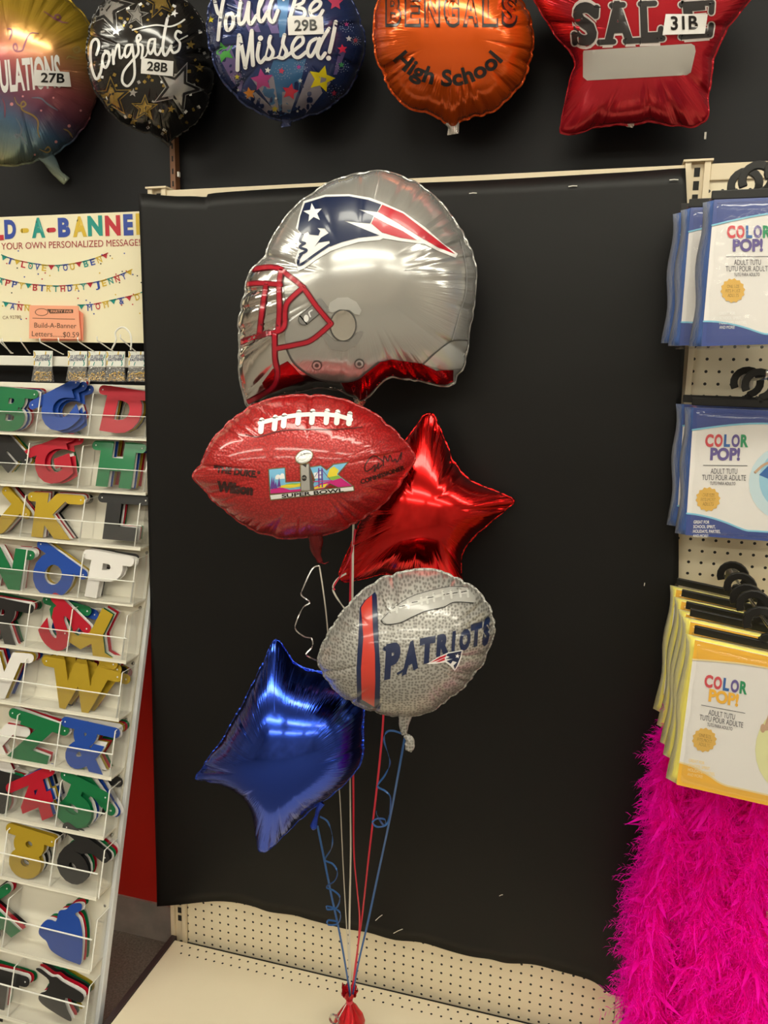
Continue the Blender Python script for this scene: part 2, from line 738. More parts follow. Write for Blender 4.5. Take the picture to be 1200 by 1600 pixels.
class Balloon:
    """inflated foil balloon: two sheets welded along an outline"""

    def __init__(s, name, label, outline, centre, Y, thick, m, yaw=0.0, pitch=0.0, tf=None, power=0.55, creases=34, depth=0.012,
                 group=None, seed=1, smooth=4, nseg=420, nring=40, back=None, flange=0.004, cat='balloon', eps=0.0010):
        rng = random.Random(seed)
        s.eps = eps
        px = np.array(outline, float)
        cpx = np.array([centre], float)
        if tf is not None:
            px = tf(px)
            cpx = tf(cpx)
        s.O = at(cpx[0, 0], cpx[0, 1], Y)
        n0 = CAMP - s.O
        n0[2] *= 0.6
        az = math.atan2(n0[1], n0[0]) + yaw
        el = math.atan2(n0[2], math.hypot(n0[0], n0[1])) + pitch
        s.n = np.array([math.cos(el) * math.cos(az), math.cos(el) * math.sin(az), math.sin(el)])
        s.u = np.cross((0, 0, 1), s.n)
        s.u /= np.linalg.norm(s.u)
        s.v = np.cross(s.n, s.u)
        d = rays(px)
        t = ((s.O - CAMP) @ s.n) / (d @ s.n)
        W = CAMP + d * t[:, None] - s.O
        L = np.stack([W @ s.u, W @ s.v], 1)
        if smooth:
            L = np.array(crspline(L, smooth, closed=True))
        L = resample(L, nseg)
        if np.sum(L[:, 0] * np.roll(L[:, 1], -1) - L[:, 1] * np.roll(L[:, 0], -1)) < 0:
            L = L[::-1]
        # scalloped seam
        per = np.linalg.norm(np.roll(L, -1, 0) - L, axis=1).sum()
        s.arc = np.arange(nseg) / nseg
        s.cr = [(rng.random(), rng.uniform(0.0025, 0.008), rng.uniform(0.35, 1.0) ** 1.3, rng.uniform(0.25, 0.82)) for _ in range(creases)]
        rad = np.linalg.norm(L, axis=1)
        sc_ = np.zeros(nseg)
        for a0, w, k, s0 in s.cr:
            dd = (s.arc - a0 + 0.5) % 1 - 0.5
            sc_ += k * np.exp(-(dd / (w * 1.3)) ** 2)
        L = L * (1 - np.minimum(sc_, 1.2) * 0.0035 / rad)[:, None]
        s.L = L
        s.th = np.unwrap(np.arctan2(L[:, 1], L[:, 0]))
        s.th = np.maximum.accumulate(s.th)
        s.rad = np.linalg.norm(L, axis=1)
        s.depth = depth
        # membrane shape on a grid
        N = 110
        lo, hi = L.min(0) - 0.012, L.max(0) + 0.012
        s.lo, s.hi, s.N = lo, hi, N
        gx = np.linspace(lo[0], hi[0], N)
        gy = np.linspace(lo[1], hi[1], N)
        X, Yg = np.meshgrid(gx, gy, indexing='ij')
        inside = np.zeros((N, N), bool)
        for i in range(nseg):
            x1, y1 = L[i]
            x2, y2 = L[(i + 1) % nseg]
            c = ((y1 > Yg) != (y2 > Yg)) & (X < (x2 - x1) * (Yg - y1) / (y2 - y1 + 1e-15) + x1)
            inside ^= c
        hx, hy = gx[1] - gx[0], gy[1] - gy[0]
        U = np.zeros((N, N))
        ax, ay = 1 / hx ** 2, 1 / hy ** 2
        par = (np.add.outer(np.arange(N), np.arange(N)) % 2).astype(bool)
        om = 2 / (1 + math.sin(PI / N))
        for it in range(260):
            for pm in (par, ~par):
                new = (ax * (np.roll(U, 1, 0) + np.roll(U, -1, 0)) + ay * (np.roll(U, 1, 1) + np.roll(U, -1, 1)) + 1.0) / (2 * ax + 2 * ay)
                mk = inside & pm
                U[mk] += om * (new[mk] - U[mk])
        U = np.maximum(U, 0)
        s.U = U / U.max()
        s.T = thick
        s.power = power
        s.tf = tf
        s.root = thing(name, label, cat, s.O, group)
        # ---- body mesh
        tt = np.linspace(0, 1, nring)
        S = 1 - (1 - tt) ** 1.7
        S[0] = 0.0
        vs, uv = [], []
        ring_idx = {}
        front = []
        for r in range(1, nring):
            P = L * S[r]
            h = s.height(P[:, 0], P[:, 1], np.full(nseg, S[r]), s.arc) if r < nring - 1 else np.zeros(nseg)
            front.append((P, h, S[r]))
        c_h = float(s.height(np.array([0.0]), np.array([0.0]), np.array([0.0]), np.array([0.0]))[0])

        def Wd(P, h):
            return s.O + P[:, :1] * s.u + P[:, 1:] * s.v + np.asarray(h)[:, None] * s.n
        allv = [Wd(np.zeros((1, 2)), [c_h])]
        auv = [np.array([[0.0, 0.0]])]
        for P, h, q in front:
            allv.append(Wd(P, h))
            auv.append(np.stack([s.arc * per / 1.2, np.full(nseg, q)], 1))
        nf = nring - 1
        for P, h, q in reversed(front[:-1]):
            allv.append(Wd(P, -h * 0.9))
            auv.append(np.stack([s.arc * per / 1.2, np.full(nseg, q)], 1))
        allv.append(Wd(np.zeros((1, 2)), [-c_h * 0.9]))
        auv.append(np.array([[0.0, 0.0]]))
        V = np.vstack(allv)
        fs = [(0, 1 + i, 1 + (i + 1) % nseg) for i in range(nseg)]
        tot = nf + nf - 1
        for r in range(tot - 1):
            b0, b1 = 1 + r * nseg, 1 + (r + 1) * nseg
            for i in range(nseg):
                j = (i + 1) % nseg
                fs.append((b0 + i, b1 + i, b1 + j, b0 + j))
        e = len(V) - 1
        b0 = 1 + (tot - 1) * nseg
        fs += [(e, b0 + (i + 1) % nseg, b0 + i) for i in range(nseg)]
        mb = MB()
        mb.add(V, fs, m)
        UV = np.vstack(auv)
        if back is not None:
            k = mb.slot(back)
            half = nseg + (nf - 1) * nseg
            for q in range(half, len(fs)):
                mb.mi[q] = k
        # flat welded seam outside the outline
        if flange:
            k = len(mb.v)
            Lo = L * (1 + flange / s.rad)[:, None]
            wob = 0.0015 * np.sin(s.arc * 2 * PI * 37 + seed) + 0.001 * np.sin(s.arc * 2 * PI * 91)
            A = Wd(L * 0.999, np.full(nseg, 0.0006))
            B = Wd(Lo, wob + 0.0006)
            C = Wd(Lo, wob - 0.0006)
            D = Wd(L * 0.999, np.full(nseg, -0.0006))
            ff = []
            for q in range(3):
                for i in range(nseg):
                    j = (i + 1) % nseg
                    ff.append((q * nseg + i, (q + 1) * nseg + i, (q + 1) * nseg + j, q * nseg + j))
            mb.add(np.vstack([A, B, C, D]), ff, m)
            UV = np.vstack([UV] + [np.stack([s.arc * per / 1.2, np.full(nseg, 1.0)], 1)] * 4)
        mb.uv = UV
        s.body = mb.build('envelope', s.root, smooth=True)
        s.mat = m

    def polar(s, x, y):
        th = np.arctan2(y, x)
        r = np.hypot(x, y)
        t0 = s.th[0]
        th = (th - t0) % (2 * PI) + t0
        thx = np.r_[s.th, s.th[0] + 2 * PI]
        a = np.interp(th, thx, np.r_[s.arc, 1.0])
        R = np.interp(th, thx, np.r_[s.rad, s.rad[0]])
        return r / R, a % 1.0

    def height(s, x, y, q=None, a=None):
        if q is None:
            q, a = s.polar(x, y)
        fx = np.clip((x - s.lo[0]) / (s.hi[0] - s.lo[0]) * (s.N - 1), 0, s.N - 1.001)
        fy = np.clip((y - s.lo[1]) / (s.hi[1] - s.lo[1]) * (s.N - 1), 0, s.N - 1.001)
        i, j = fx.astype(int), fy.astype(int)
        dx, dy = fx - i, fy - j
        U = s.U
        u = U[i, j] * (1 - dx) * (1 - dy) + U[i + 1, j] * dx * (1 - dy) + U[i, j + 1] * (1 - dx) * dy + U[i + 1, j + 1] * dx * dy
        h = s.T * np.maximum(u, 0) ** s.power
        h = np.minimum(h, s.T * 3.0 * np.maximum(1 - q, 0) ** 0.5)
        dep = np.zeros_like(h)
        for a0, w, k, s0 in s.cr:
            dd = (a - a0 + 0.5) % 1 - 0.5
            f = np.clip((q - s0) / (1 - s0), 0, 1)
            dep += k * np.exp(-np.abs(dd) / w) * f * f * (3 - 2 * f)
        return np.maximum(h - s.depth * np.minimum(dep, 1.3) * np.clip(h / 0.02, 0, 1), 0)

    def lift(s, px, layer=1.0):
        d = rays(px)
        h = np.zeros(len(d))
        for _ in range(9):
            t = ((s.O - CAMP) @ s.n + h) / (d @ s.n)
            W = CAMP + d * t[:, None] - s.O
            x, y = W @ s.u, W @ s.v
            q, a = s.polar(x, y)
            over = q > 0.985
            hn = s.height(x, y, np.minimum(q, 0.985), a)
            h = 0.35 * h + 0.65 * hn
        k = np.where(q > 0.985, 0.985 / np.maximum(q, 1e-6), 1.0)
        x, y = x * k, y * k
        h = s.height(x, y) + layer * s.eps
        return s.O + x[:, None] * s.u + y[:, None] * s.v + h[:, None] * s.n

    def neck(s, pts_px, radii, m=None, Y=None, flat=0.45, name='filling_neck'):
        """flattened inflation tail hanging from the seam"""
        if s.tf is not None:
            pts_px = s.tf(np.array(pts_px, float))
        d = rays(pts_px)
        t = ((s.O - CAMP) @ s.n) / (d @ s.n)
        P = CAMP + d * t[:, None]
        Ps = np.array(crspline(P, 5))
        rr = np.interp(np.linspace(0, 1, len(Ps)), np.linspace(0, 1, len(radii)), radii)
        seg = 16
        vs, uv = [], []
        for i in range(len(Ps)):
            a, b = Ps[max(i - 1, 0)], Ps[min(i + 1, len(Ps) - 1)]
            tdir = (b - a) / np.linalg.norm(b - a)
            w = np.cross(s.n, tdir)
            w /= np.linalg.norm(w)
            for k in range(seg):
                an = 2 * PI * k / seg
                fold = 1 + 0.16 * math.sin(3 * an + i * 0.5)
                vs.append(Ps[i] + w * rr[i] * math.cos(an) * fold + s.n * rr[i] * flat * math.sin(an) * fold)
                uv.append((k / seg * 0.4, 0.9))
        n = len(Ps)
        fs = [(i * seg + k, i * seg + (k + 1) % seg, (i + 1) * seg + (k + 1) % seg, (i + 1) * seg + k) for i in range(n - 1) for k in range(seg)]
        fs.append(tuple((n - 1) * seg + k for k in range(seg)))
        mb = MB()
        mb.add(vs, fs, m or s.mat)
        mb.uv = uv
        return mb.build(name, s.root, smooth=True)

# ================================================================== THE SETTING
ZD = 0.1516          # top of the base deck
YW = 0.13            # store wall behind the fixture
CEIL = 3.15
almond = mat('almond_steel', (0.70, 0.60, 0.43), 0.42)
slot_shade = mat('slot_shadow_gap', (0.012, 0.011, 0.01), 0.8)  # near-black colour standing in for the shade inside slots, holes and gaps
carpet = mottled(add_noise_bump(mat('carpet', (0.10, 0.095, 0.09), 0.95), 400, 0.6, 0.004), (0.20, 0.18, 0.15), (0.32, 0.29, 0.25), 160, 6)
black_paint = mat('black_wall_paint', (0.0045, 0.0047, 0.0065), 0.5, spec=0.25)
red_paint = mat('red_wall_paint', (0.74, 0.03, 0.018), 0.5)
grey_base = mottled(mat('grey_vinyl_base', (0.2, 0.19, 0.17), 0.6), (0.36, 0.35, 0.32), (0.48, 0.46, 0.42), 14)
ceil_m = mottled(mat('ceiling_tile', (0.7, 0.68, 0.63), 0.9), (0.74, 0.72, 0.66), (0.82, 0.80, 0.74), 40)
store_wall = mottled(mat('far_store_wall', (0.3, 0.27, 0.23), 0.8), (0.34, 0.30, 0.26), (0.66, 0.60, 0.50), 1.6)


def structure(name, mb, **k):
    o = mb.build(name, **k)
    o['kind'] = 'structure'
    return o


q = MB(); q.box((-4.5, -6.5, -0.05), (6.5, YW + 0.1, 0.0), carpet); structure('floor', q)
q = MB(); q.box((-4.5, -6.5, CEIL), (6.5, YW + 0.1, CEIL + 0.05), ceil_m); structure('ceiling', q)
q = MB(); q.box((-4.5, YW, 0.0), (6.5, YW + 0.1, 1.25), red_paint); q.box((-4.5, YW, 1.25), (6.5, YW + 0.1, CEIL), black_paint); structure('wall_back', q)
q = MB(); q.box((-4.5, YW - 0.008, 0.0), (6.5, YW, 0.125), grey_base); structure('baseboard_back', q)
q = MB(); q.box((-4.6, -6.5, 0.0), (-4.5, YW, CEIL), store_wall); structure('wall_left', q)
q = MB(); q.box((6.5, -6.5, 0.0), (6.6, YW, CEIL), store_wall); structure('wall_right', q)
q = MB(); q.box((-4.5, -6.6, 0.0), (6.5, -6.5, CEIL), store_wall); structure('wall_front', q)

lamp_m = mat('fluorescent_diffuser', (1.0, 0.96, 0.80), 0.5, emit=LAMP)
housing_m = mat('fixture_housing', (0.75, 0.75, 0.73), 0.5)


def fixture(x, y, lx, ly, label):
    t = thing('ceiling_light', label, 'ceiling light', (x, y, CEIL), 'fluorescent fixtures on the store ceiling')
    q = MB()
    q.box((x - lx / 2, y - ly / 2, CEIL - 0.06), (x + lx / 2, y + ly / 2, CEIL - 0.001), housing_m)
    q.build('housing', t)
    q = MB()
    q.box((x - lx / 2 + 0.015, y - ly / 2 + 0.015, CEIL - 0.085), (x + lx / 2 - 0.015, y + ly / 2 - 0.015, CEIL - 0.06), lamp_m)
    q.build('diffuser', t)


for yy, nm in ((-1.15, 'nearest the wall display'), (-3.1, 'over the middle of the aisle'), (-5.0, 'farthest from the wall display')):
    for xx, nx in ((-1.45, 'first'), (1.5, 'second'), (4.45, 'third')):
        fixture(xx, yy, 2.4, 0.26, 'long white fluorescent ceiling fixture, %s along the row %s' % (nx, nm))


# ------------------------------------------------------------------ pegboard fixture
def pegboard_material():
    m = mat('pegboard_panel', (0.74, 0.66, 0.49), 0.5)
    n, l, b = nodes_of(m)
    g = n.new('ShaderNodeNewGeometry')
    sp = n.new('ShaderNodeSeparateXYZ')
    l.new(g.outputs['Position'], sp.inputs[0])
    outs = []
    for ax, off in (('X', 0.0), ('Z', 0.0105)):
        a = n.new('ShaderNodeMath'); a.operation = 'MULTIPLY_ADD'
        a.inputs[1].default_value = 1 / IN
        a.inputs[2].default_value = 0.5 + off / IN + 100
        l.new(sp.outputs[ax], a.inputs[0])
        f = n.new('ShaderNodeMath'); f.operation = 'FRACT'
        l.new(a.outputs[0], f.inputs[0])
        s_ = n.new('ShaderNodeMath'); s_.operation = 'SUBTRACT'
        s_.inputs[1].default_value = 0.5
        l.new(f.outputs[0], s_.inputs[0])
        p = n.new('ShaderNodeMath'); p.operation = 'MULTIPLY'
        l.new(s_.outputs[0], p.inputs[0]); l.new(s_.outputs[0], p.inputs[1])
        outs.append(p)
    ad = n.new('ShaderNodeMath'); ad.operation = 'ADD'
    l.new(outs[0].outputs[0], ad.inputs[0]); l.new(outs[1].outputs[0], ad.inputs[1])
    lt = n.new('ShaderNodeMath'); lt.operation = 'LESS_THAN'
    lt.inputs[1].default_value = 0.125 ** 2
    l.new(ad.outputs[0], lt.inputs[0])
    mx = n.new('ShaderNodeMix'); mx.data_type = 'RGBA'
    mx.inputs['A'].default_value = (0.74, 0.66, 0.49, 1)
    mx.inputs['B'].default_value = (0.008, 0.008, 0.008, 1)
    l.new(lt.outputs[0], mx.inputs['Factor'])
    l.new(mx.outputs['Result'], b.inputs['Base Color'])
    return m


peg = pegboard_material()
gond = thing('pegboard_shelving', 'almond steel pegboard shelving unit standing against the black and red wall', 'shelving', (0.6, 0, 0))
ZTOP = 2.178
XR = 48 * IN
for x0, x1 in ((0.024, XR - 0.024), (XR + 0.024, XR + 1.15)):
    q = MB(); q.box((x0, 0.0, 0.10), (x1, 0.008, ZTOP - 0.035), peg); q.build('pegboard_panel', gond)
    q = MB(); q.box((x0, -0.006, ZTOP - 0.036), (x1, 0.02, ZTOP - 0.004), almond); q.build('top_rail', gond, bevel=0.002)
for X in (0.0, XR):
    q = MB()
    q.box((X - 0.025, 0.0, 0.0), (X + 0.025, 0.07, ZTOP), almond)
    for sx in (-1, 1):
        q.box((X + sx * 0.024, -0.010, 0.0), (X + sx * 0.0125, 0.0, ZTOP), almond)
    k = 0
    z = 2.16 - 0.0
    while z > 0.2:
        q.box((X - 0.0055, -0.0012, z - 0.0085), (X + 0.0055, 0.0004, z + 0.0085), slot_shade)
        z -= IN
    q.box((X - 0.028, -0.014, ZTOP), (X + 0.028, 0.07, ZTOP + 0.004), almond)
    q.build('upright', gond)
b0 = at(1064, 531, -0.012)
q = MB(); q.lathe((b0[0], 0.0, b0[2]), (0, -1, 0), [(0, 0.011), (0.014, 0.011), (0.017, 0.008), (0.017, 0.0055), (0.013, 0.005)], mat('bolt_steel', (0.55, 0.5, 0.42), 0.35, 0.8))
q.build('bolt', gond, smooth=True)
dark_trim = mat('deck_end_trim', (0.035, 0.022, 0.022), 0.55)
deck_m = mottled(mat('deck_steel', (0.76, 0.68, 0.51), 0.38), (0.75, 0.67, 0.50), (0.79, 0.71, 0.54), 3)
for i, (x0, x1) in enumerate(((-0.004, XR - 0.002), (XR + 0.002, XR + 1.15))):
    q = MB()
    q.box((x0, -0.56, ZD - 0.045), (x1, -0.024, ZD), deck_m)
    for row, (yy, off) in enumerate(((-0.040, 0.0), (-0.066, 0.0127))):
        x = x0 + 0.032 + off
        while x < x1 - 0.02:
            c = np.array((x, yy, ZD + 0.0005))
            q.add([c + np.array((0.0031 * math.cos(a * PI / 5), 0.0031 * math.sin(a * PI / 5), 0)) for a in range(10)], [tuple(range(10))], slot_shade)
            x += IN
    q.build('base_deck', gond, bevel=0.003)
    q = MB(); q.box((x0 + 0.01, -0.5, 0.0), (x1 - 0.01, -0.03, ZD - 0.045), dark_trim); q.build('kick_plate', gond)
q = MB(); q.box((-0.022, -0.562, ZD - 0.05), (-0.0045, -0.010, ZD + 0.002), dark_trim); q.build('deck_end_trim', gond, bevel=0.002)
q = MB(); q.box((0.0, -0.023, ZD - 0.035), (XR, -0.001, ZD - 0.018), slot_shade); q.build('gap_shade_strip', gond)  # added dark strip: paints the shade in the gap behind the deck

# ------------------------------------------------------------------ black paper sheet hung over the pegboard
paper = mat('black_paper', (0.0055, 0.0053, 0.0055), 0.46, spec=0.28)
add_noise_bump(paper, 5, 0.25, 0.01, 3)
top = [(218, 303), (232, 303), (270, 306), (300, 306), (322, 307), (334, 301), (460, 293), (620, 286), (760, 281), (900, 274), (1000, 268), (1050, 264), (1071, 263)]
bot = [(248, 1413), (265, 1412), (285, 1411), (310, 1409.5), (337, 1409), (367, 1411), (396, 1416), (421, 1424), (458, 1430), (487, 1439), (533, 1449), (575, 1455), (617, 1469), (658, 1474), (700, 1485),
       (737, 1494), (767, 1499), (792, 1506), (833, 1507), (875, 1515), (912, 1524), (933, 1534), (950, 1549), (967, 1555), (990, 1558)]
YB = -0.020
Tt = np.array([at(x, y, YB) for x, y in crspline(top, 4)])
Bt = np.array([at(x, y, YB) for x, y in crspline(bot, 4)])
NU, NV = 120, 60
Tt = resample(Tt, NU, closed=False)
Bt = resample(Bt, NU, closed=False)
vs = []
for j in range(NV):
    t = j / (NV - 1)
    for i in range(NU):
        s_ = i / (NU - 1)
        p = Tt[i] * (1 - t) + Bt[i] * t
        p[0] += 0.035 * math.sin(PI * t) ** 1.0 * max(0, (s_ - 0.6) / 0.4) ** 2
        p[0] += 0.006 * math.sin(5 * PI * t) * max(0, (s_ - 0.8) / 0.2) ** 2
        p[1] += 0.003 * math.sin(4 * s_ + 3 * t * 2) + 0.002 * math.sin(13 * s_ + 1.5 * math.sin(4 * t))
        edge = max(0, (t - 0.93) / 0.07)
        p[1] -= 0.006 * edge * edge * (0.5 + 0.5 * math.sin(30 * s_))
        le = max(0, 1 - s_ / 0.05)
        p[1] -= 0.004 * le
        vs.append(p)
fs = [(j * NU + i, (j + 1) * NU + i, (j + 1) * NU + i + 1, j * NU + i + 1) for j in range(NV - 1) for i in range(NU - 1)]
q = MB(); q.add(vs, fs, paper)
sheet = q.build('backing_sheet', smooth=True, loc=(0.6, YB, 1.2))
so = sheet.modifiers.new('thickness', 'SOLIDIFY'); so.thickness = 0.0012
tag(sheet, 'large sheet of black paper with wavy lower edge hung over the pegboard', 'paper sheet')
sheet['kind'] = 'thing'
# pale nicks torn in the sheet
q = MB()
nick = mat('torn_paper_white', (0.75, 0.72, 0.66), 0.8)
for px, py, ln, an in ((1053, 281, 7, 2), (895, 291, 7, 4), (739, 302, 6, 3), (1007, 913, 2.5, 80), (622, 1455, 8, 25), (592, 1434, 7, 40), (783, 1399, 3, 20)):
    a = math.radians(an)
    q.strip([at(px - ln * math.cos(a), py + ln * math.sin(a), YB - 0.006), at(px, py - 0.6, YB - 0.0062), at(px + ln * math.cos(a), py - ln * math.sin(a), YB - 0.006)], 0.0016, (0, 0, 1), nick)
nk = q.build('torn_nicks', sheet)

# ------------------------------------------------------------------ slotted standard screwed to the wall under the star balloon
p0 = at(273, 262, YW - 0.012)
q = MB()
brown = mat('brown_standard', (0.20, 0.085, 0.035), 0.55)
q.box((p0[0] - 0.007, YW - 0.022, 2.16), (p0[0] + 0.007, YW, 2.62), brown)
z = 2.18
while z < 2.6:
    q.box((p0[0] - 0.002, YW - 0.0225, z), (p0[0] + 0.002, YW - 0.0215, z + 0.013), slot_shade)
    z += 0.03
o = q.build('wall_standard', loc=(p0[0], YW, 2.16))
tag(o, 'brown slotted shelf standard on the black wall below the black and gold balloon', 'shelf standard')
q = MB()
w = at(278, 272, YW - 0.03)
q.box((w[0] - 0.002, YW - 0.03, w[2] - 0.006), (w[0] + 0.002, YW - 0.022, w[2] + 0.006), nick)
q.build('bracket_clip', o)


# ================================================================== LEFT: banner letters display
cardboard = mat('cream_card', (0.84, 0.78, 0.56), 0.55)
C_BLUE = (0.02, 0.06, 0.36); C_RED = (0.50, 0.012, 0.03); C_TEAL = (0.0, 0.28, 0.24); C_GOLD = (0.66, 0.45, 0.03)
S = flat_at(230, 430, 0.045)
HB = at(0, 337, 0.045)
sx0 = -0.72
sgn = thing('header_sign', 'cream sign with rainbow lettering and printed garlands above the letter rack', 'sign', S.lift([(110, 430)])[0])
tl = S.lift([(222.5, 330)])[0]; br = S.lift([(231.5, 536)])[0]
xr = max(tl[0], br[0]) + 0.006
q = MB(); q.box((sx0, 0.0455, br[2]), (xr, 0.052, tl[2]), cardboard); q.build('sign_board', sgn)
A = Art(S, crop_tf(4.8, 0, 320), step=30)
cols = [C_BLUE, C_GOLD, C_TEAL, C_RED]
cm = {c: ink('print_%d' % i, c, 0.5) for i, c in enumerate(cols)}
B_, G_, T_, R_ = (cm[c] for c in (C_BLUE, C_GOLD, C_TEAL, C_RED))
for ch, x0, x1, yb, h, m in (('L', -75, 28, 258, 138, R_), ('D', 35, 122, 248, 125, B_), ('A', 240, 340, 240, 130, T_), ('B', 437, 528, 234, 126, B_), ('A', 548, 652, 232, 132, G_),
                             ('N', 660, 770, 226, 132, T_), ('N', 790, 905, 224, 132, R_), ('E', 928, 1000, 220, 138, B_), ('R', 1022, 1110, 214, 138, G_)):
    A.text(ch, (x0, yb), (x1, yb - 0.04 * (x1 - x0)), h, m, bold=0.055)
A.stroke([(168, 194), (200, 192)], 34, G_); A.stroke([(365, 190), (402, 188)], 34, R_)
A.text('YOUR OWN PERSONALIZED MESSAGE!"', (10, 336), (1072, 305), 49, ink('crimson', (0.36, 0.02, 0.03), 0.5), bold=0.004)
mid = A.build('printed_heading', sgn)
A = Art(S, crop_tf(4.8, 0, 320), step=30)


def garland(txt, pts, cyc, h=44):
    P = resample(crspline(pts, 8), 60, closed=False)
    n = len(txt)
    for i, ch in enumerate(txt):
        f = (i + 0.5) / n * 59
        k = int(f)
        p = P[k] + (P[min(k + 1, 59)] - P[k]) * (f - k)
        t = P[min(k + 1, 59)] - P[k]
        t /= np.linalg.norm(t)
        m = cyc[i % len(cyc)]
        w = 34
        d = np.array((-t[1], t[0]))
        if ch in 'v<':
            A.poly([p - t * w * 0.62, p + t * w * 0.62, p + d * h * 0.8], m)
        elif ch != ' ':
            w2 = 12 if ch == 'I' else w
            A.text(ch, p - t * w2 / 2 + d * h, p + t * w2 / 2 + d * h, h, m, bold=0.02)
            if ch == 'M':
                for sg in (-1, 1):
                    A.stroke([p + sg * t * (w / 2 - 3), p + sg * t * (w / 2 - 3) + d * h], 7, m, 1.3, smooth=False)
        A.stroke([p - t * w * 0.75, p + t * w * 0.75], 8, m, smooth=False)


garland('vIvLOVEvYOUvBENv', [(10, 375), (100, 408), (250, 440), (400, 455), (550, 440), (700, 405), (808, 362)], [T_, B_, G_, R_, T_, B_, G_, R_, T_, B_, G_, R_, T_, B_, G_, R_])
garland('HAPPYvBIRTHDAYvJENNYv', [(-60, 530), (60, 565), (200, 592), (400, 608), (560, 600), (740, 575), (900, 525), (990, 485)], [G_, T_, R_, B_, G_, T_, R_, B_, G_, T_, R_, B_, G_, T_, R_, B_, G_, T_, R_, B_, G_])
garland('vANN', [(20, 728), (90, 740), (150, 748), (230, 754)], [T_, B_, R_, G_])
garland('vMOMv&vDAD', [(580, 752), (700, 745), (850, 712), (1000, 678), (1100, 640), (1160, 610)], [T_, B_, R_, G_, T_, B_, R_, G_, T_, R_])
rng = random.Random(5)
for i in range(46):
    x, y = rng.uniform(0, 1085), rng.uniform(345, 870)
    A.poly(circle_pts(x, y, 5.5, n=8), rng.choice([B_, R_, G_, ink('dot_dark', (0.02, 0.03, 0.02), 0.5)]), layer=0.7, step=60)
A.text('CA 92780', (20, 858), (158, 853), 24, ink('brown_type', (0.25, 0.14, 0.06), 0.5))
A.build('printed_garlands', sgn)

# price card
S2 = flat_at(85, 505, 0.03)
pc = thing('price_card', 'pink folded price card for banner letters leaning on the sign', 'price card', S2.lift([(85, 530)])[0])
pink = mat('pink_card', (0.90, 0.40, 0.25), 0.6)
c1 = S2.lift([(46, 477), (122, 478), (126, 530), (45.5, 529)])
c2 = c1 + np.array((0, 0.002, 0))
c3 = S2.lift([(122, 485), (128, 490), (128, 532), (60, 532)]) + np.array((0, 0.0045, 0)); c4 = c3 + np.array((0, 0.0015, 0))
q = MB(); q.hexa(c1, c2, pink); q.hexa(c3, c4, mat('pink_card_back', (0.80, 0.26, 0.16), 0.6)); q.build('folded_card', pc)
A = Art(S2, crop_tf(4.8, 0, 320), step=40)
typ = ink('type_brown', (0.10, 0.05, 0.03), 0.5)
A.text('Build-A-Banner', (257, 920), (572, 926), 36, typ)
A.text('Letters......$0.59', (238, 985), (592, 995), 38, typ)
A.poly([(352, 782), (548, 785), (548, 812), (375, 815)], typ); A.text('PARTY FAIR', (382, 808), (540, 808), 18, pink, layer=2, bold=0.01)
A.poly(circle_pts(312, 805, 50, 28, n=24), typ, holes=[circle_pts(312, 805, 45, 24, n=24)])
A.stroke([(245, 850), (560, 858)], 4, typ, smooth=False)
A.build('printed_price', pc)

# wire hook rail with fastener bags
rail_m = mat('white_rail', (0.80, 0.80, 0.74), 0.4)
wire_m = mat('white_wire', (0.85, 0.85, 0.80), 0.35)
RY = 0.02
ra = at(0, 563, RY); rb = at(210, 567, RY)
rail = thing('hook_rail', 'white steel hook rail below the rainbow letter sign', 'hook rail', ra)
q = MB(); q.box((-0.72, RY, ra[2] - 0.013), (-0.06, RY + 0.014, ra[2] + 0.013), rail_m); q.build('bar', rail, bevel=0.002)
S3 = flat_at(100, 550, RY - 0.002)
for tx, ty, bx, by in ((6, 1035, 90, 1112), (20, 1030, 80, 1112), (160, 1030, 220, 1114), (300, 1030, 470, 1120), (440, 1028, 580, 1110), (585, 1024, 725, 1113), (730, 1018, 868, 1112), (905, 1003, 1035, 1116)):
    pb = S3.lift([(bx / 4.8, 320 + by / 4.8)])[0]
    pt = at(tx / 4.8, 320 + ty / 4.8, RY - 0.055)
    q = MB(); q.tube([pb + np.array((0, 0.004, 0)), pb, pt, pt + np.array((0, -0.001, 0.010))], 0.0016, wire_m, 6); q.build('hook', rail, smooth=True)
lp = [at(x / 4.8, 320 + y / 4.8, RY - 0.03) for x, y in crspline([(835, 1090), (870, 1015), (865, 960), (900, 922), (940, 925), (975, 965), (985, 1020), (980, 1090)], 5)]
q = MB(); q.tube(lp, 0.0022, wire_m, 8); q.build('loop_hook', rail, smooth=True)
bag_film = clear('bag_film', gloss=0.10, haze=0.10, rough=0.12, bump=0.5, scale=60)
gold_m = mat('brass', (0.70, 0.50, 0.16), 0.25, 1.0)
hdr_m = mat('bag_header', (0.82, 0.84, 0.80), 0.5)
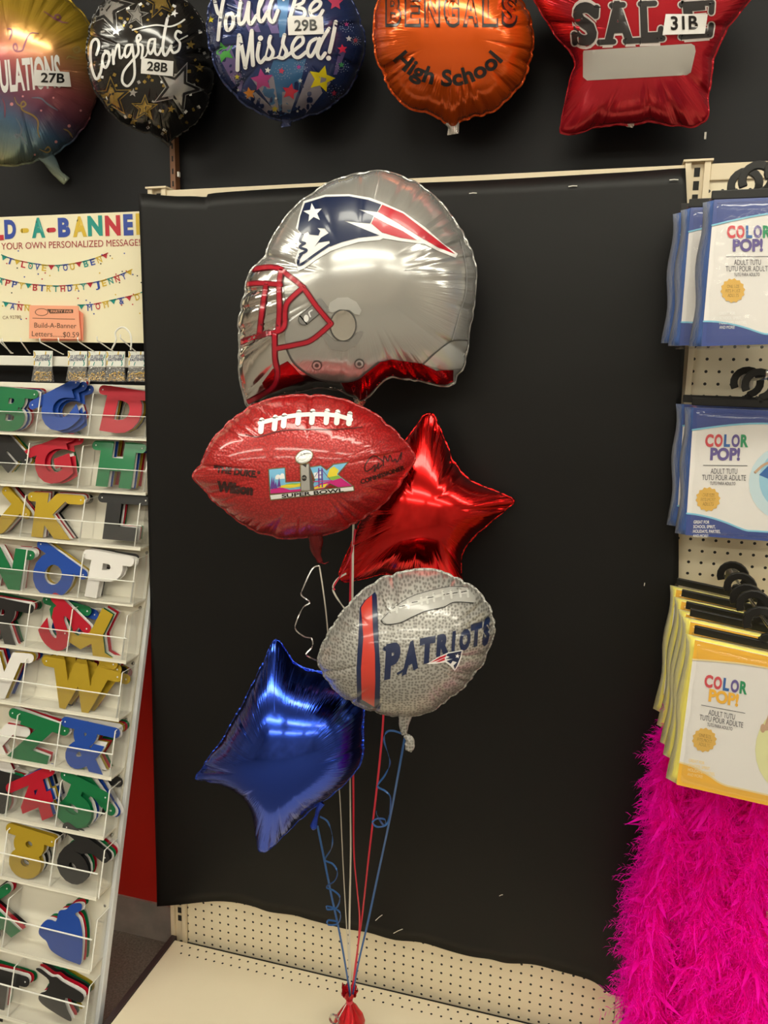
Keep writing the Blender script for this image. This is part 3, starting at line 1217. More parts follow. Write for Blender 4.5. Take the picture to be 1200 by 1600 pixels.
for i, (x0, x1, yt, lab) in enumerate(((250, 392, 1093, 'bag of brass letter fasteners hanging alone on the white rail'), (508, 652, 1095, 'bag of brass fasteners, second from the lone bag along the rail'),
                                       (662, 792, 1096, 'bag of brass fasteners hanging midway along the white rail'), (796, 936, 1097, 'bag of brass fasteners hanging below the wire loop'),
                                       (962, 1106, 1098, 'bag of brass fasteners hanging at the end of the rail beside the black sheet'))):
    Sb = flat_at((x0 + x1) / 9.6, 320 + 1150 / 4.8, RY - 0.008 - 0.002 * (i % 2))
    P = lambda x, y, Sb=Sb: Sb.lift([(x / 4.8, 320 + y / 4.8)])[0]
    t = thing('fastener_bag', lab, 'bag', P((x0 + x1) / 2, yt), 'bags of letter fasteners on the rail')
    q = MB()
    f0 = [P(x0, yt), P(x1, yt + 3), P(x1 - 3, 1215), P(x0 + 3, 1210)]
    q.hexa(f0, [p + np.array((0, 0.0025, 0)) for p in f0], hdr_m); q.build('header_card', t)
    A = Art(Sb, crop_tf(4.8, 0, 320), step=50)
    nav = ink('navy_type', (0.03, 0.05, 0.14), 0.5)
    w = x1 - x0
    A.text('25 LETTER', (x0 + 18, 1148), (x1 - 18, 1142), 18, nav, 1, 0.03)
    A.text('FASTENERS', (x0 + 14, 1174), (x1 - 14, 1166), 20, nav, 1, 0.03)
    A.stroke([(x0 + 6, 1105), (x0 + 12, 1125), (x0 + 4, 1145)], 8, G_); A.stroke([(x0 + w * .66, 1103), (x0 + w * .64, 1122)], 8, G_); A.stroke([(x1 - 28, 1165), (x1 - 20, 1190), (x1 - 26, 1206)], 7, T_)
    A.stroke([(x0 + w * .36, 1180), (x0 + w * .3, 1204)], 6, T_); A.stroke([(x1 - 8, 1125), (x1 - 12, 1150)], 6, T_); A.stroke([(x0 + 8, 1170), (x0 + 6, 1200)], 7, G_)
    A.build('printed_header', t)
    q = MB()
    a = [P(x0 + 3, 1210), P(x1 - 4, 1214), P(x1 + 4, 1328), P(x0 - 4, 1322)]
    fr = [p + np.array((0, -0.006, 0)) for p in a]; bk = [p + np.array((0, 0.006, 0)) for p in a]
    fr[0] = a[0]; fr[1] = a[1]; bk[0] = a[0] + np.array((0, .001, 0)); bk[1] = a[1] + np.array((0, .001, 0))
    q.hexa(fr, bk, bag_film); q.build('pouch', t)
    q = MB()
    for k in range(95):
        x = rng.uniform(x0 + 8, x1 - 6); y = 1316 - 62 * rng.random() ** 1.4
        c = P(x, y) + np.array((0, rng.uniform(-0.0042, 0.0042), 0))
        q.ball(c, 0.0021, gold_m, 6, (1, .8, 1))
        q.strip([c, c + np.array((rng.uniform(-.004, .004), 0.0, rng.uniform(-.005, .001)))], 0.0012, (1, 0, 0.3), gold_m)
    o = q.build('brass_fasteners', t, smooth=True); o['kind'] = 'stuff'

# ------------------------------------------------------------------ tiered rack
RXR = -0.07
SL = 0.041 / 0.1409
tray_m = mat('cream_tray', (0.82, 0.79, 0.68), 0.4)
side_m = mat('rack_side_strip', (0.70, 0.72, 0.74), 0.45)
acry = clear('clear_acrylic', gloss=0.035, haze=0.02, rough=0.03, hazecol=(0.95, 0.95, 0.9))
edge_m = mat('acrylic_edge', (0.90, 0.90, 0.85), 0.25)
ROW = {}
for r in range(1, 10):
    ROW[r] = (0.018 - 0.041 * (r - 2), 1.429 - 0.1409 * (r - 2))
ROW[1] = (0.030, 1.5699)
ROW[2] = (0.010, 1.429)
ROW[10] = (-0.308, 0.267)
ROW[11] = (-0.348, 0.110)
RXL = -0.70
rack = thing('letter_rack', 'tall tiered cream rack of clear pockets holding banner letters', 'display rack', (-0.38, -0.1, 0.0))
dividers = {1: (55, 137, 226), 2: (37, 121, 224), 3: (31, 124, 210), 4: (33, 121, 204), 5: (38, 104, 190), 6: (31, 182), 7: (18, 85, 171), 8: (8, 86, 162), 9: (2, 77, 154), 10: (3, 142), 11: (12, 130)}
DEP = 0.056


def px_of(p):
    q_ = (np.array(p) - CAMP) @ ROT
    return 600 + F_PX * q_[0] / -q_[2]


for r, (y, z) in ROW.items():
    zt = z + (0.136 if r < 10 else 0.142)
    t = bpy.data.objects.new('tray', None); link(t, rack); t.location = np.array((-0.38, y, z)) - np.array(rack.location)

    def lean(q):
        q.v = [(p[0], p[1] + SL * (p[2] - z), p[2]) for p in q.v]
        return q
    q = MB()
    q.box((RXL, y + 0.001, z - 0.004), (RXR, y + DEP, z), tray_m)                # floor
    q.box((RXL, y - 0.001, z - 0.006), (RXR, y + 0.001, z + 0.003), tray_m)      # lip
    q.box((RXL, y + DEP, z - 0.004), (RXR, y + DEP + 0.002, zt), tray_m)         # back
    lean(q).build('tray_shell', t)
    fh = 0.056 if r < 10 else 0.072
    q = MB()
    q.box((RXL, y - 0.003, z), (RXR - 0.004, y - 0.001, z + fh), acry)
    q.box((RXL, y - 0.0035, z + fh), (RXR - 0.004, y - 0.0005, z + fh + 0.0016), edge_m)
    lean(q).build('front_panel', t)
    for dx in dividers[r]:
        X = -0.3
        for _ in range(12):
            X += (dx - px_of((X, y, z))) * 0.0015
        q = MB()
        hh = 0.112 if r < 10 else 0.118
        q.box((X - 0.0008, y, z), (X + 0.0008, y + DEP, z + hh), acry)
        q.box((X - 0.0013, y - 0.001, z), (X + 0.0013, y + 0.001, z + hh), edge_m)
        q.box((X - 0.0009, y, z + hh), (X + 0.0009, y + DEP, z + hh + 0.0012), edge_m)
        lean(q).build('divider', t)
    if r >= 3:
        q = MB(); q.lathe((RXR - 0.012, y + DEP - 0.001, z + 0.118), (0, -1, 0), [(0, 0.004), (0.003, 0.004), (0.004, 0.002)], mat('rivet_steel', (0.4, 0.4, 0.38), 0.3, 1.0), 10)
        lean(q).build('rivet', t, smooth=True)
    if r >= 2:
        q = MB(); q.box((RXR - 0.0012, y, z), (RXR + 0.0005, y + DEP, z + 0.118), acry); lean(q).build('end_panel', t)
# slanted side strip and back board
yb = lambda z: 0.018 - 0.041 * (1.429 - z) / 0.1409
q = MB()
f0 = [(RXR, yb(1.52) + 0.062, 1.52), (RXR, yb(0.0) + 0.062, 0.0), (RXR, yb(0.0) + 0.085, 0.0), (RXR, yb(1.52) + 0.073, 1.52)]
q.hexa([np.array(p) for p in f0], [np.array(p) + np.array((0.012, 0, 0)) for p in f0], side_m)
q.build('side_strip', rack, bevel=0.002)
q = MB()
f0 = [(RXL, yb(0.0) + 0.064, 0.0), (RXL, yb(1.52) + 0.064, 1.52), (RXR, yb(1.52) + 0.064, 1.52), (RXR, yb(0.0) + 0.064, 0.0)]
q.hexa(f0, [np.array(p) + np.array((0, 0.008, 0)) for p in f0], tray_m)
q.build('back_board', rack)

# ------------------------------------------------------------------ the letters
LET = {'blue': mat('letter_blue', (0.012, 0.07, 0.40), 0.33, 0.2, coat=0.12), 'red': mat('letter_red', (0.48, 0.006, 0.025), 0.33, 0.2, coat=0.12),
       'green': mat('letter_green', (0.004, 0.17, 0.055), 0.33, 0.2, coat=0.12), 'gold': mat('letter_gold', (0.62, 0.43, 0.035), 0.33, 0.55, coat=0.12),
       'black': mat('letter_black', (0.012, 0.012, 0.013), 0.33, 0.0, coat=0.12), 'white': mat('letter_white', (0.78, 0.76, 0.74), 0.33, 0.0, coat=0.12)}
brad = mat('letter_hole', (0.75, 0.75, 0.72), 0.4)
ORD = ['front', 'second', 'third', 'fourth', 'fifth', 'sixth', 'seventh', 'eighth']
SHAPES = {
    'pennant_quarter': [(505, 225), (515, 265), (470, 300), (510, 330), (545, 410), (560, 500), (565, 605), (530, 612), (420, 600), (320, 570), (275, 520), (240, 505), (205, 480), (210, 435), (250, 385), (290, 375), (330, 375), (345, 305), (395, 285), (440, 240)],
    'bell': [(170, 690), (205, 675), (300, 710), (350, 705), (400, 725), (440, 735), (590, 775), (580, 835), (450, 830), (470, 900), (520, 960), (495, 978), (300, 930), (225, 890), (232, 845), (280, 815), (290, 740)],
}


def letter_mesh(ch):
    """flat cut-out letter about 1 unit tall, with rounded strokes and two hanging tabs"""
    mb = MB()
    if ch in SHAPES:
        P = np.array(SHAPES[ch], float)
        c = (P.min(0) + P.max(0)) / 2
        k = (P.max(0) - P.min(0)).max()
        P = (P - c) / k * np.array((1, -1)) * 1.15
        V, Fc = tri_poly(crspline(P, 4, closed=True), step=0.3)
        pieces = [(V, Fc)]
    else:
        V, Fc = text_mesh(ch, 0.050 if ch in 'GBPSR8A&456' else 0.075)
        V = V.copy()
        y0, y1 = V[:, 1].min(), V[:, 1].max()
        x0, x1 = V[:, 0].min(), V[:, 0].max()
        V = np.stack([(V[:, 0] - (x0 + x1) / 2) / (y1 - y0), (V[:, 1] - (y0 + y1) / 2) / (y1 - y0)], 1)
        w = V[:, 0].max()
        k = min(max(0.40 / w, 1.0), 1.4) if ch != '1' else 1.0
        V[:, 0] *= k
        w *= k
        pieces = [(V, Fc)]
        tabs = [(-w - 0.13, 0.36), (w + 0.13, 0.36)]
        yt = 0.39
        runs = [[(-w - 0.13, yt), (-w + 0.16, yt)], [(w - 0.16, yt), (w + 0.13, yt)]] if ch in 'HKNUVWXYM' else [[(-w - 0.13, yt), (w + 0.13, yt)]]
        Vt, Ft = np.zeros((0, 2)), []
        for rn_ in runs:
            v_, f_ = stroke_px(rn_, 0.21, smooth=False)
            Ft = Ft + [tuple(i_ + len(Vt) for i_ in f) for f in f_]
            Vt = np.vstack([Vt, v_])
        pieces.append((Vt, Ft))
    return pieces


LCACHE = {}


def letter_data(ch, color):
    key = (ch, color)
    if key in LCACHE:
        return LCACHE[key]
    mb = MB()
    m = LET[color]
    th = 0.0011
    H = 0.124
    for k, (V, Fc) in enumerate(letter_mesh(ch)):
        e = k * 0.00012
        n = len(V)
        a = [(x * H, -th / 2 - e, y * H) for x, y in V]
        b = [(x * H, th / 2 + e, y * H) for x, y in V]
        vs = a + b
        fs = [tuple(f) for f in Fc] + [tuple(n + i for i in reversed(f)) for f in Fc]
        cnt = {}
        for f in Fc:
            for i in range(len(f)):
                ed = (f[i], f[(i + 1) % len(f)])
                cnt[tuple(sorted(ed))] = cnt.get(tuple(sorted(ed)), 0) + 1
        for f in Fc:
            for i in range(len(f)):
                a_, b_ = f[i], f[(i + 1) % len(f)]
                if cnt[tuple(sorted((a_, b_)))] == 1:
                    fs.append((a_, b_, n + b_, n + a_))
        mb.add(vs, fs, m)
    if ch not in SHAPES:
        V = letter_mesh(ch)[1][0]
        for sx in (V[:, 0].min() + 0.10, V[:, 0].max() - 0.10):
            c = np.array((sx * H, -th / 2 - 0.0006, 0.39 * H))
            mb.add([c + np.array((0.0022 * math.cos(a * PI / 4), 0, 0.0022 * math.sin(a * PI / 4))) for a in range(8)], [tuple(range(8))], brad)
    me = bpy.data.meshes.new('cutout_letter')
    me.from_pydata(mb.v, [], mb.f)
    for mm in mb.mats:
        me.materials.append(mm)
    me.polygons.foreach_set('material_index', mb.mi)
    LCACHE[key] = me
    return me


WORDS = {'pennant_quarter': 'quarter-round garland piece', 'bell': 'ribbon-shaped garland piece', '&': 'ampersand', '1': 'numeral 1', '2': 'numeral 2', '3': 'numeral 3', '4': 'numeral 4', '5': 'numeral 5', '6': 'numeral 6', '8': 'numeral 8'}
ROWN = ['', 'top', 'second', 'third', 'fourth', 'fifth', 'sixth', 'seventh', 'eighth', 'ninth', 'tenth', 'eleventh']
# row, letter, picture position of its middle, tilt, colours from the front to the back, (extra shifts)
PILES = [
    (1, 'B', 18, 640, -3, ['green', 'white', 'blue', 'white', 'red'], None), (1, 'C', 92, 640, 27, ['blue', 'blue', 'blue', 'white', 'red', 'white'], [(0, 0, 0), (.010, -.004, -6), (.016, -.006, -14)]),
    (1, 'D', 192, 642, -6, ['red', 'white', 'gold', 'black', 'white'], None),
    (2, 'F', 2, 715, -38, ['black', 'white', 'gold', 'green'], None), (2, 'G', 82, 722, 22, ['red', 'red', 'white', 'green', 'white'], [(0, 0, 0), (.012, 0, -8)]), (2, 'H', 182, 726, -1, ['green', 'white', 'blue', 'white', 'gold', 'red'], None),
    (3, 'J', 8, 805, -38, ['gold', 'gold', 'white', 'red', 'black'], None), (3, 'K', 84, 806, 0, ['gold', 'white', 'red', 'white', 'black'], None), (3, 'L', 190, 808, 0, ['black', 'black', 'white', 'red', 'green'], None),
    (4, 'N', 8, 890, -2, ['green', 'white', 'white', 'red'], None), (4, 'O', 83, 898, -26, ['blue', 'white', 'gold'], None), (4, 'P', 164, 900, -4, ['white', 'white', 'white', 'black'], None),
    (5, 'R', 8, 972, -4, ['black', 'white', 'red', 'black', 'green'], None), (5, 'S', 94, 980, -33, ['red', 'white', 'green', 'blue'], [(0, 0, 0), (.002, 0, 0), (-.006, 0.006, 25), (.008, .002, 20)]), (5, 'Y', 152, 988, 158, ['gold', 'green', 'white', 'red', 'white'], None),
    (6, 'V', 6, 1055, 4, ['white', 'gold', 'white', 'red', 'blue'], None), (6, 'W', 122, 1074, -4, ['gold', 'gold', 'gold', 'black', 'gold', 'red'], [(0, 0, 0), (-.004, .008, 4), (.012, .002, -6)]),
    (7, 'X', -8, 1165, 0, ['white', 'red', 'white'], None), (7, 'Z', 53, 1156, -8, ['green', 'white', 'red', 'white'], None), (7, '&', 136, 1166, -3, ['blue', 'white', 'white', 'gold', 'red', 'green'], None),
    (8, '3', -8, 1240, -4, ['black', 'green', 'red', 'white'], None), (8, '4', 55, 1246, 28, ['red', 'blue', 'white', 'gold', 'blue', 'white', 'black'], None), (8, '5', 122, 1256, -16, ['green', 'green', 'white', 'blue', 'white', 'black'], [(0, 0, 0), (.010, -.004, -22), (.014, -.004, -26), (.016, -.004, -30), (.02, -.002, -30), (.014, .006, 10)]),
    (9, '8', 42, 1334, -5, ['gold', 'gold', 'white', 'black', 'white', 'black'], None), (9, '6', 120, 1342, -24, ['black', 'black', 'white', 'green', 'red', 'white'], None),
    (10, 'A', -12, 1440, 40, ['green', 'white', 'red', 'black'], None), (10, 'pennant_quarter', 97, 1452, 0, ['blue', 'white', 'red', 'green', 'white'], None),
    (11, 'T', 0, 1555, 0, ['black', 'white', 'red', 'green'], None), (11, 'bell', 90, 1555, 0, ['black', 'white', 'red', 'black', 'green', 'gold'], None),
]
for r, ch, px, py, tilt, colors, shifts in PILES:
    y, z = ROW[r]
    cz = z + 0.066 if r < 10 else z + 0.070
    yf = y + 0.006
    base = at(px, py, yf + SL * 0.066)
    lw = WORDS.get(ch, 'letter ' + ch)
    n = len(colors)
    step = min(0.0085, 0.046 / max(1, n - 1))
    for k, c in enumerate(colors):
        ex = shifts[k] if shifts and k < len(shifts) else (rng.uniform(-.002, .002), rng.uniform(-.0015, .0015), rng.uniform(-2.5, 2.5))
        if shifts is None and k == 0:
            ex = (0, 0, 0)
        o = bpy.data.objects.new('cutout_letter', letter_data(ch, c))
        link(o)
        o.location = (base[0] + ex[0], base[1] + step * k, base[2] + ex[1])
        lean_ = Matrix.Rotation(-math.atan(SL), 4, 'X') @ Matrix.Rotation(-math.radians(tilt + ex[2]), 4, 'Y')
        o.rotation_euler = lean_.to_euler()
        pos = 'at the front of its pocket' if k == 0 else '%s from the front of its pocket' % ORD[k]
        tag(o, '%s cut-out %s, %s on the %s tier' % (c, lw, pos, ROWN[r]), 'letter', 'banner letters in the rack')

# ================================================================== BALLOONS
INK_W = ink('white', (0.86, 0.86, 0.86), 0.3)
INK_K = ink('black', (0.012, 0.011, 0.012), 0.3)
INK_NAVY = ink('navy', (0.008, 0.018, 0.065), 0.3)
INK_RED = ink('red', (0.52, 0.012, 0.03), 0.3)
tag_m = mat('tag_paper', (0.86, 0.85, 0.84), 0.6)


def number_tag(b, quad, txt, h, tf=None):
    A = Art(b, tf, step=8)
    A.poly(quad, tag_m, 5)
    o = A.build('number_tag', b.root)
    A = Art(b, tf, step=30)
    p = [np.array(x, float) for x in quad]
    d = p[2] - p[3]
    l0 = p[3] + d * 0.18 - (p[3] - p[0]) * 0.24
    A.text(txt, l0, l0 + d * 0.64, h, INK_K, 6, 0.022)
    t = A.build('lettering', o)


# ---- silver helmet
C3 = crop_tf(1200 / 440, 340, 250)
hm_out = [(700, 52), (790, 75), (860, 108), (912, 150), (962, 200), (1010, 255), (1047, 310), (1077, 370), (1093, 430), (1099, 500), (1092, 580), (1085, 660), (1070, 710), (1066, 770), (1064, 830), (1045, 885), (1018, 915), (1005, 958),
          (930, 960), (860, 945), (800, 933), (740, 928), (690, 955), (650, 1000), (612, 1030), (590, 1012), (545, 992), (500, 975), (430, 968), (350, 985), (250, 1003), (180, 1033), (130, 1050),
          (105, 970), (92, 880), (88, 780), (91, 700), (105, 610), (123, 530), (148, 468), (175, 435), (205, 400), (240, 330), (300, 240), (370, 170), (460, 110), (550, 72), (630, 55)]
shell = foil('helmet_silver_print', (0.53, 0.53, 0.515), 0.19, 0.65, pleat=0.30, coat=0.5)
chrome = foil('silver_foil', (0.80, 0.79, 0.78), 0.10, 1.0, pleat=0.5)
hm = Balloon('helmet_balloon', 'large silver football helmet foil balloon with red face bars at the top of the bouquet', hm_out, (590, 520), -0.20, 0.125, shell, tf=C3, creases=44, seed=3, power=0.52, back=chrome, yaw=0.0, eps=0.0013)
lining_red = mat('lining_red_foil', (0.50, 0.012, 0.02), 0.16, 0.85)
chrome_p = mat('mirror_print', (0.86, 0.85, 0.83), 0.16, 1.0)
add_noise_bump(chrome_p, 40, 0.6, 0.004, 1, stretch=(1, 1, 0.3))
A = Art(hm, C3, step=8)
A.poly([(150, 466), (215, 458), (272, 480), (282, 560), (292, 640), (286, 740), (290, 800), (320, 860), (370, 905), (440, 938), (520, 947), (548, 990), (430, 966), (350, 984), (250, 1001), (180, 1030), (130, 1048), (105, 970), (92, 880), (88, 780), (92, 700), (106, 610), (124, 530)], chrome_p, 1.0)
A.poly([(190, 950), (235, 890), (298, 858), (330, 890), (372, 938), (300, 965), (215, 1000)], lining_red, 1.6)
A.poly([(525, 947), (590, 936), (640, 900), (690, 862), (740, 850), (870, 868), (930, 898), (1005, 895), (1003, 957), (930, 958), (860, 944), (800, 933), (740, 927), (690, 953), (650, 998), (612, 1028), (590, 1010), (548, 990)], lining_red, 1.0)
A.build('printed_lining', hm.root)
A = Art(hm, C3, step=8)
lt = ink('pale_grey', (0.60, 0.61, 0.60), 0.25, 0.5)
dk = ink('dark_grey', (0.10, 0.10, 0.10), 0.3, 0.3)
mg = ink('mid_grey', (0.30, 0.30, 0.30), 0.3, 0.5)
A.poly([(875, 870), (940, 812), (1000, 772), (1064, 770), (1062, 830), (1040, 888), (960, 893)], lt, 1.0)
A.stroke([(875, 872), (940, 812), (1000, 771), (1064, 769)], 5, dk, 1.4)
A.stroke([(290, 800), (320, 860), (370, 905), (440, 938), (520, 947), (590, 936), (640, 900), (688, 862)], 6, dk, 1.6)
A.poly(circle_pts(535, 705, 58, 70, 28), dk, 1.0)
A.poly(circle_pts(535, 705, 52, 64, 28), chrome_p, 1.5)
A.poly([(470, 645), (478, 608), (512, 587), (555, 585), (592, 605), (613, 640), (605, 660), (585, 657), (562, 640), (520, 637), (492, 650)], lt, 1.3)
A.poly([(438, 738), (460, 735), (500, 772), (560, 775), (600, 730), (622, 735), (590, 790), (540, 815), (480, 805)], ink('soft_grey', (0.38, 0.38, 0.37), 0.3, 0.5), 1.1)
for cx, cy in ((423, 876), (604, 869)):
    A.poly(circle_pts(cx, cy, 22, 21, 16), dk, 1.2); A.poly(circle_pts(cx, cy, 17, 16, 16), lt, 1.6); A.poly(circle_pts(cx, cy, 9, 9, 12), dk, 2.0)
A.stroke([(368, 680), (425, 632)], 52, dk, 1.2, smooth=False); A.stroke([(368, 680), (425, 632)], 44, mg, 1.6, smooth=False)
A.poly(circle_pts(378, 675, 11, 16, 10), INK_W, 2.0); A.stroke([(403, 640), (390, 650), (396, 668)], 6, INK_W, 2.0)
A.poly([(418, 596), (440, 588), (478, 640), (462, 655)], mg, 1.3)
A.stroke([(800, 470), (910, 470), (1000, 480)], 4, mg, 1.2)
A.stroke([(1035, 340), (1058, 450), (1058, 560), (1030, 660), (1000, 770)], 5, ink('seam_grey', (0.45, 0.45, 0.45), .3, .5), 1.2)
A.build('printed_hardware', hm.root)
A = Art(hm, C3, step=8)
bars = [[(152, 466), (215, 457), (262, 462), (290, 482)], [(120, 530), (180, 525), (268, 532)], [(288, 482), (360, 540), (420, 622), (484, 698)], [(484, 698), (400, 768), (330, 788), (248, 804)],
        [(366, 542), (304, 600), (288, 640), (284, 708), (250, 733), (190, 744), (92, 780)], [(207, 528), (196, 600), (184, 690), (178, 750)], [(272, 465), (262, 540), (264, 640), (258, 728)],
        [(243, 738), (245, 850), (256, 905), (242, 958), (200, 995), (128, 1032)]]
bar_d = ink('dark_bar', (0.16, 0.004, 0.012), 0.3); bar_r = ink('bar_red', (0.45, 0.012, 0.03), 0.25)
for b in bars:
    A.stroke(b, 25, bar_d, 2.2)
for b in bars:
    A.stroke(b, 16, bar_r, 2.8)
A.build('printed_face_bars', hm.root)
A = Art(hm, C3, step=7)
A.poly([(366, 176), (460, 148), (560, 146), (650, 161), (702, 181), (792, 221), (884, 287), (962, 357), (1023, 400), (1014, 417), (940, 388), (880, 358), (850, 355), (780, 346), (705, 334), (692, 341), (600, 350), (540, 368), (482, 388), (422, 424), (370, 462), (345, 472), (328, 430), (346, 378), (334, 350), (350, 312), (334, 290), (346, 240)], INK_W, 1.2)
A.poly([(372, 184), (460, 157), (560, 155), (640, 170), (697, 190), (680, 222), (600, 211), (665, 238), (650, 271), (540, 260), (600, 285), (690, 322), (600, 332), (530, 350), (478, 370), (477, 345), (430, 352), (412, 372), (440, 332), (473, 312), (456, 292), (425, 290), (438, 302), (430, 322), (392, 318), (385, 305), (362, 318), (342, 298), (352, 240)], INK_NAVY, 1.8)
for st in ([(362, 318), (352, 345), (372, 355)], [(372, 355), (350, 372), (380, 385), (352, 402)], [(358, 402), (345, 425), (352, 447), (420, 400), (476, 362)]):
    A.stroke(st, 11, INK_NAVY, 1.8)
A.poly(star_pts(407, 226, 42, -8), INK_W, 2.4)
A.poly([(702, 191), (790, 228), (872, 291), (945, 348), (1012, 401), (940, 373), (860, 327), (760, 264), (683, 221)], INK_RED, 1.8)
A.poly([(667, 243), (720, 271), (790, 304), (850, 342), (780, 332), (700, 309), (655, 271)], INK_RED, 1.8)
A.build('printed_emblem', hm.root)
hm.neck([(606, 1020), (600, 1040), (590, 1060)], [0.014, 0.010, 0.006], chrome)

# ---- red football with the trophy print
C4 = crop_tf(1200 / 530, 290, 600)
fb_out = [(30, 320), (60, 278), (92, 210), (140, 150), (200, 100), (270, 65), (350, 47), (430, 42), (505, 47), (585, 65), (655, 98), (720, 150), (770, 200), (800, 236), (809, 265), (792, 300), (752, 360), (700, 420), (645, 465), (575, 503), (490, 530), (400, 543), (300, 537), (220, 503), (150, 452), (90, 402), (45, 352)]
redball = foil('red_leather_foil', (0.4, 0.02, 0.02), 0.28, 0.15, pleat=0.35, leather=0.3, leather_cols=((0.56, 0.026, 0.026), (0.36, 0.012, 0.014)), leather_scale=210, coat=0.7, lux=(0.93, 0.37))
dkred = foil('maroon_foil', (0.20, 0.02, 0.025), 0.14, 1.0)
fb = Balloon('football_balloon', 'red football foil balloon with white laces and a trophy print below the helmet balloon', fb_out, (425, 300), -0.30, 0.105, redball, tf=C4, creases=46, seed=7, back=dkred, eps=0.0013)
A = Art(fb, C4, step=14)
A.stroke([(262, 138), (350, 117), (440, 107), (530, 111), (585, 126)], 15, INK_W, 1.2)
for x, y0, y1 in ((266, 128, 168), (314, 118, 158), (346, 112, 148), (397, 100, 138), (446, 97, 136), (497, 96, 136), (534, 100, 137), (577, 106, 140)):
    A.stroke([(x + 4, y0), (x, y1)], 19, INK_W, 1.6, smooth=False)
A.stroke([(212, 178), (260, 186), (340, 165), (440, 160), (540, 160), (625, 152)], 4, ink('seam_dark', (0.10, 0.0, 0.0), .4), 1.0)
A.build('printed_laces', fb.root)
A = Art(fb, crop_tf(1200 / 340, 320, 715), step=16)
ltb = ink('sky_blue', (0.20, 0.52, 0.80), .3); mag = ink('magenta', (0.62, 0.02, 0.22), .3); yel = ink('yellow', (0.80, 0.66, 0.05), .3)
vio = ink('violet', (0.13, 0.05, 0.30), .3); grn = ink('leaf_green', (0.25, 0.50, 0.08), .3); trm = ink('logo_trim', (0.16, 0.12, 0.05), .4); sil = ink('trophy_silver', (0.62, 0.63, 0.62), .2, .6)
# L
Lp = [(355, 66), (440, 58), (444, 138), (530, 134), (532, 186), (362, 198)]
A.poly([(349, 61), (445, 52), (450, 132), (536, 128), (538, 190), (357, 204)], trm, 1.0)
A.poly(Lp, ltb, 1.4)
A.poly([(362, 175), (420, 162), (470, 178), (531, 172), (532, 186), (362, 198)], mag, 1.8)
A.poly([(400, 158), (460, 146), (531, 138), (531, 158), (470, 168), (420, 165)], yel, 1.9)
A.poly([(440, 148), (480, 140), (530, 140), (500, 148)], grn, 2.0)
A.poly(circle_pts(405, 104, 14, 11, 12), INK_W, 1.8); A.poly(circle_pts(428, 98, 11, 12, 12), INK_W, 1.8); A.poly([(388, 104), (440, 100), (441, 116), (390, 120)], INK_W, 1.8)
for x, y, h in ((370, 172, 70), (380, 168, 60), (410, 160, 52), (392, 170, 40)):
    A.poly([(x - 10, y), (x, y - h), (x + 10, y)], vio, 2.1)
# X
A.poly([(576, 50), (640, 40), (672, 64), (708, 34), (796, 22), (738, 92), (826, 160), (740, 172), (690, 148), (660, 176), (580, 186), (600, 120)], trm, 1.0)
A.poly([(582, 55), (638, 46), (672, 72), (711, 40), (784, 29), (730, 92), (815, 158), (742, 166), (690, 140), (657, 170), (586, 180), (610, 120)], ltb, 1.4)
A.poly([(600, 84), (640, 76), (640, 112), (605, 116)], INK_W, 1.7)
A.poly([(690, 60), (712, 48), (740, 70), (728, 92), (740, 104), (700, 122), (672, 108)], yel, 1.8)
A.poly([(680, 108), (736, 98), (752, 112), (700, 126)], grn, 1.9)
A.poly([(590, 168), (640, 140), (700, 128), (752, 112), (815, 158), (742, 166), (690, 142), (657, 170), (586, 180)], mag, 1.8)
A.poly([(600, 166), (640, 150), (680, 142), (660, 164), (590, 176)], yel, 1.9)
for x in (628, 646):
    A.stroke([(x, 60), (x + 2, 160)], 7, vio, 2.2, smooth=False)
for y in (72, 96, 120):
    A.stroke([(626, y), (650, y - 2)], 5, vio, 2.2, smooth=False)
A.stroke([(606, 106), (630, 70)], 3, vio, 2.1, smooth=False); A.stroke([(648, 68), (690, 120)], 3, vio, 2.1, smooth=False); A.stroke([(600, 132), (700, 126)], 5, mag, 2.2, smooth=False)
# trophy
A.poly([(524, 38), (576, 30), (606, 182), (528, 186)], trm, 2.0)
A.poly([(530, 42), (572, 36), (580, 180), (532, 182)], sil, 2.4)
A.poly([(572, 36), (578, 36), (602, 178), (582, 180)], dk, 2.5)
A.poly([(535, 38), (562, 34), (558, 54)], INK_K, 2.7)
A.poly(circle_pts(548, 112, 14, 17, 12), INK_K, 2.7); A.text('NFL', (539, 117), (559, 115), 10, sil, 3.0)
A.poly(circle_pts(548, -5, 52, 38, 28, -0.45), trm, 2.4)
A.poly(circle_pts(548, -5, 47, 33, 28, -0.45), sil, 2.8)
A.stroke([(512, 2), (530, -14), (560, -24), (580, -24)], 3, dk, 3.1); A.stroke([(520, 20), (550, 18), (585, -2)], 7, INK_W, 3.0); A.stroke([(530, -22), (536, -8)], 3, dk, 3.2); A.stroke([(545, -27), (551, -14)], 3, dk, 3.2)
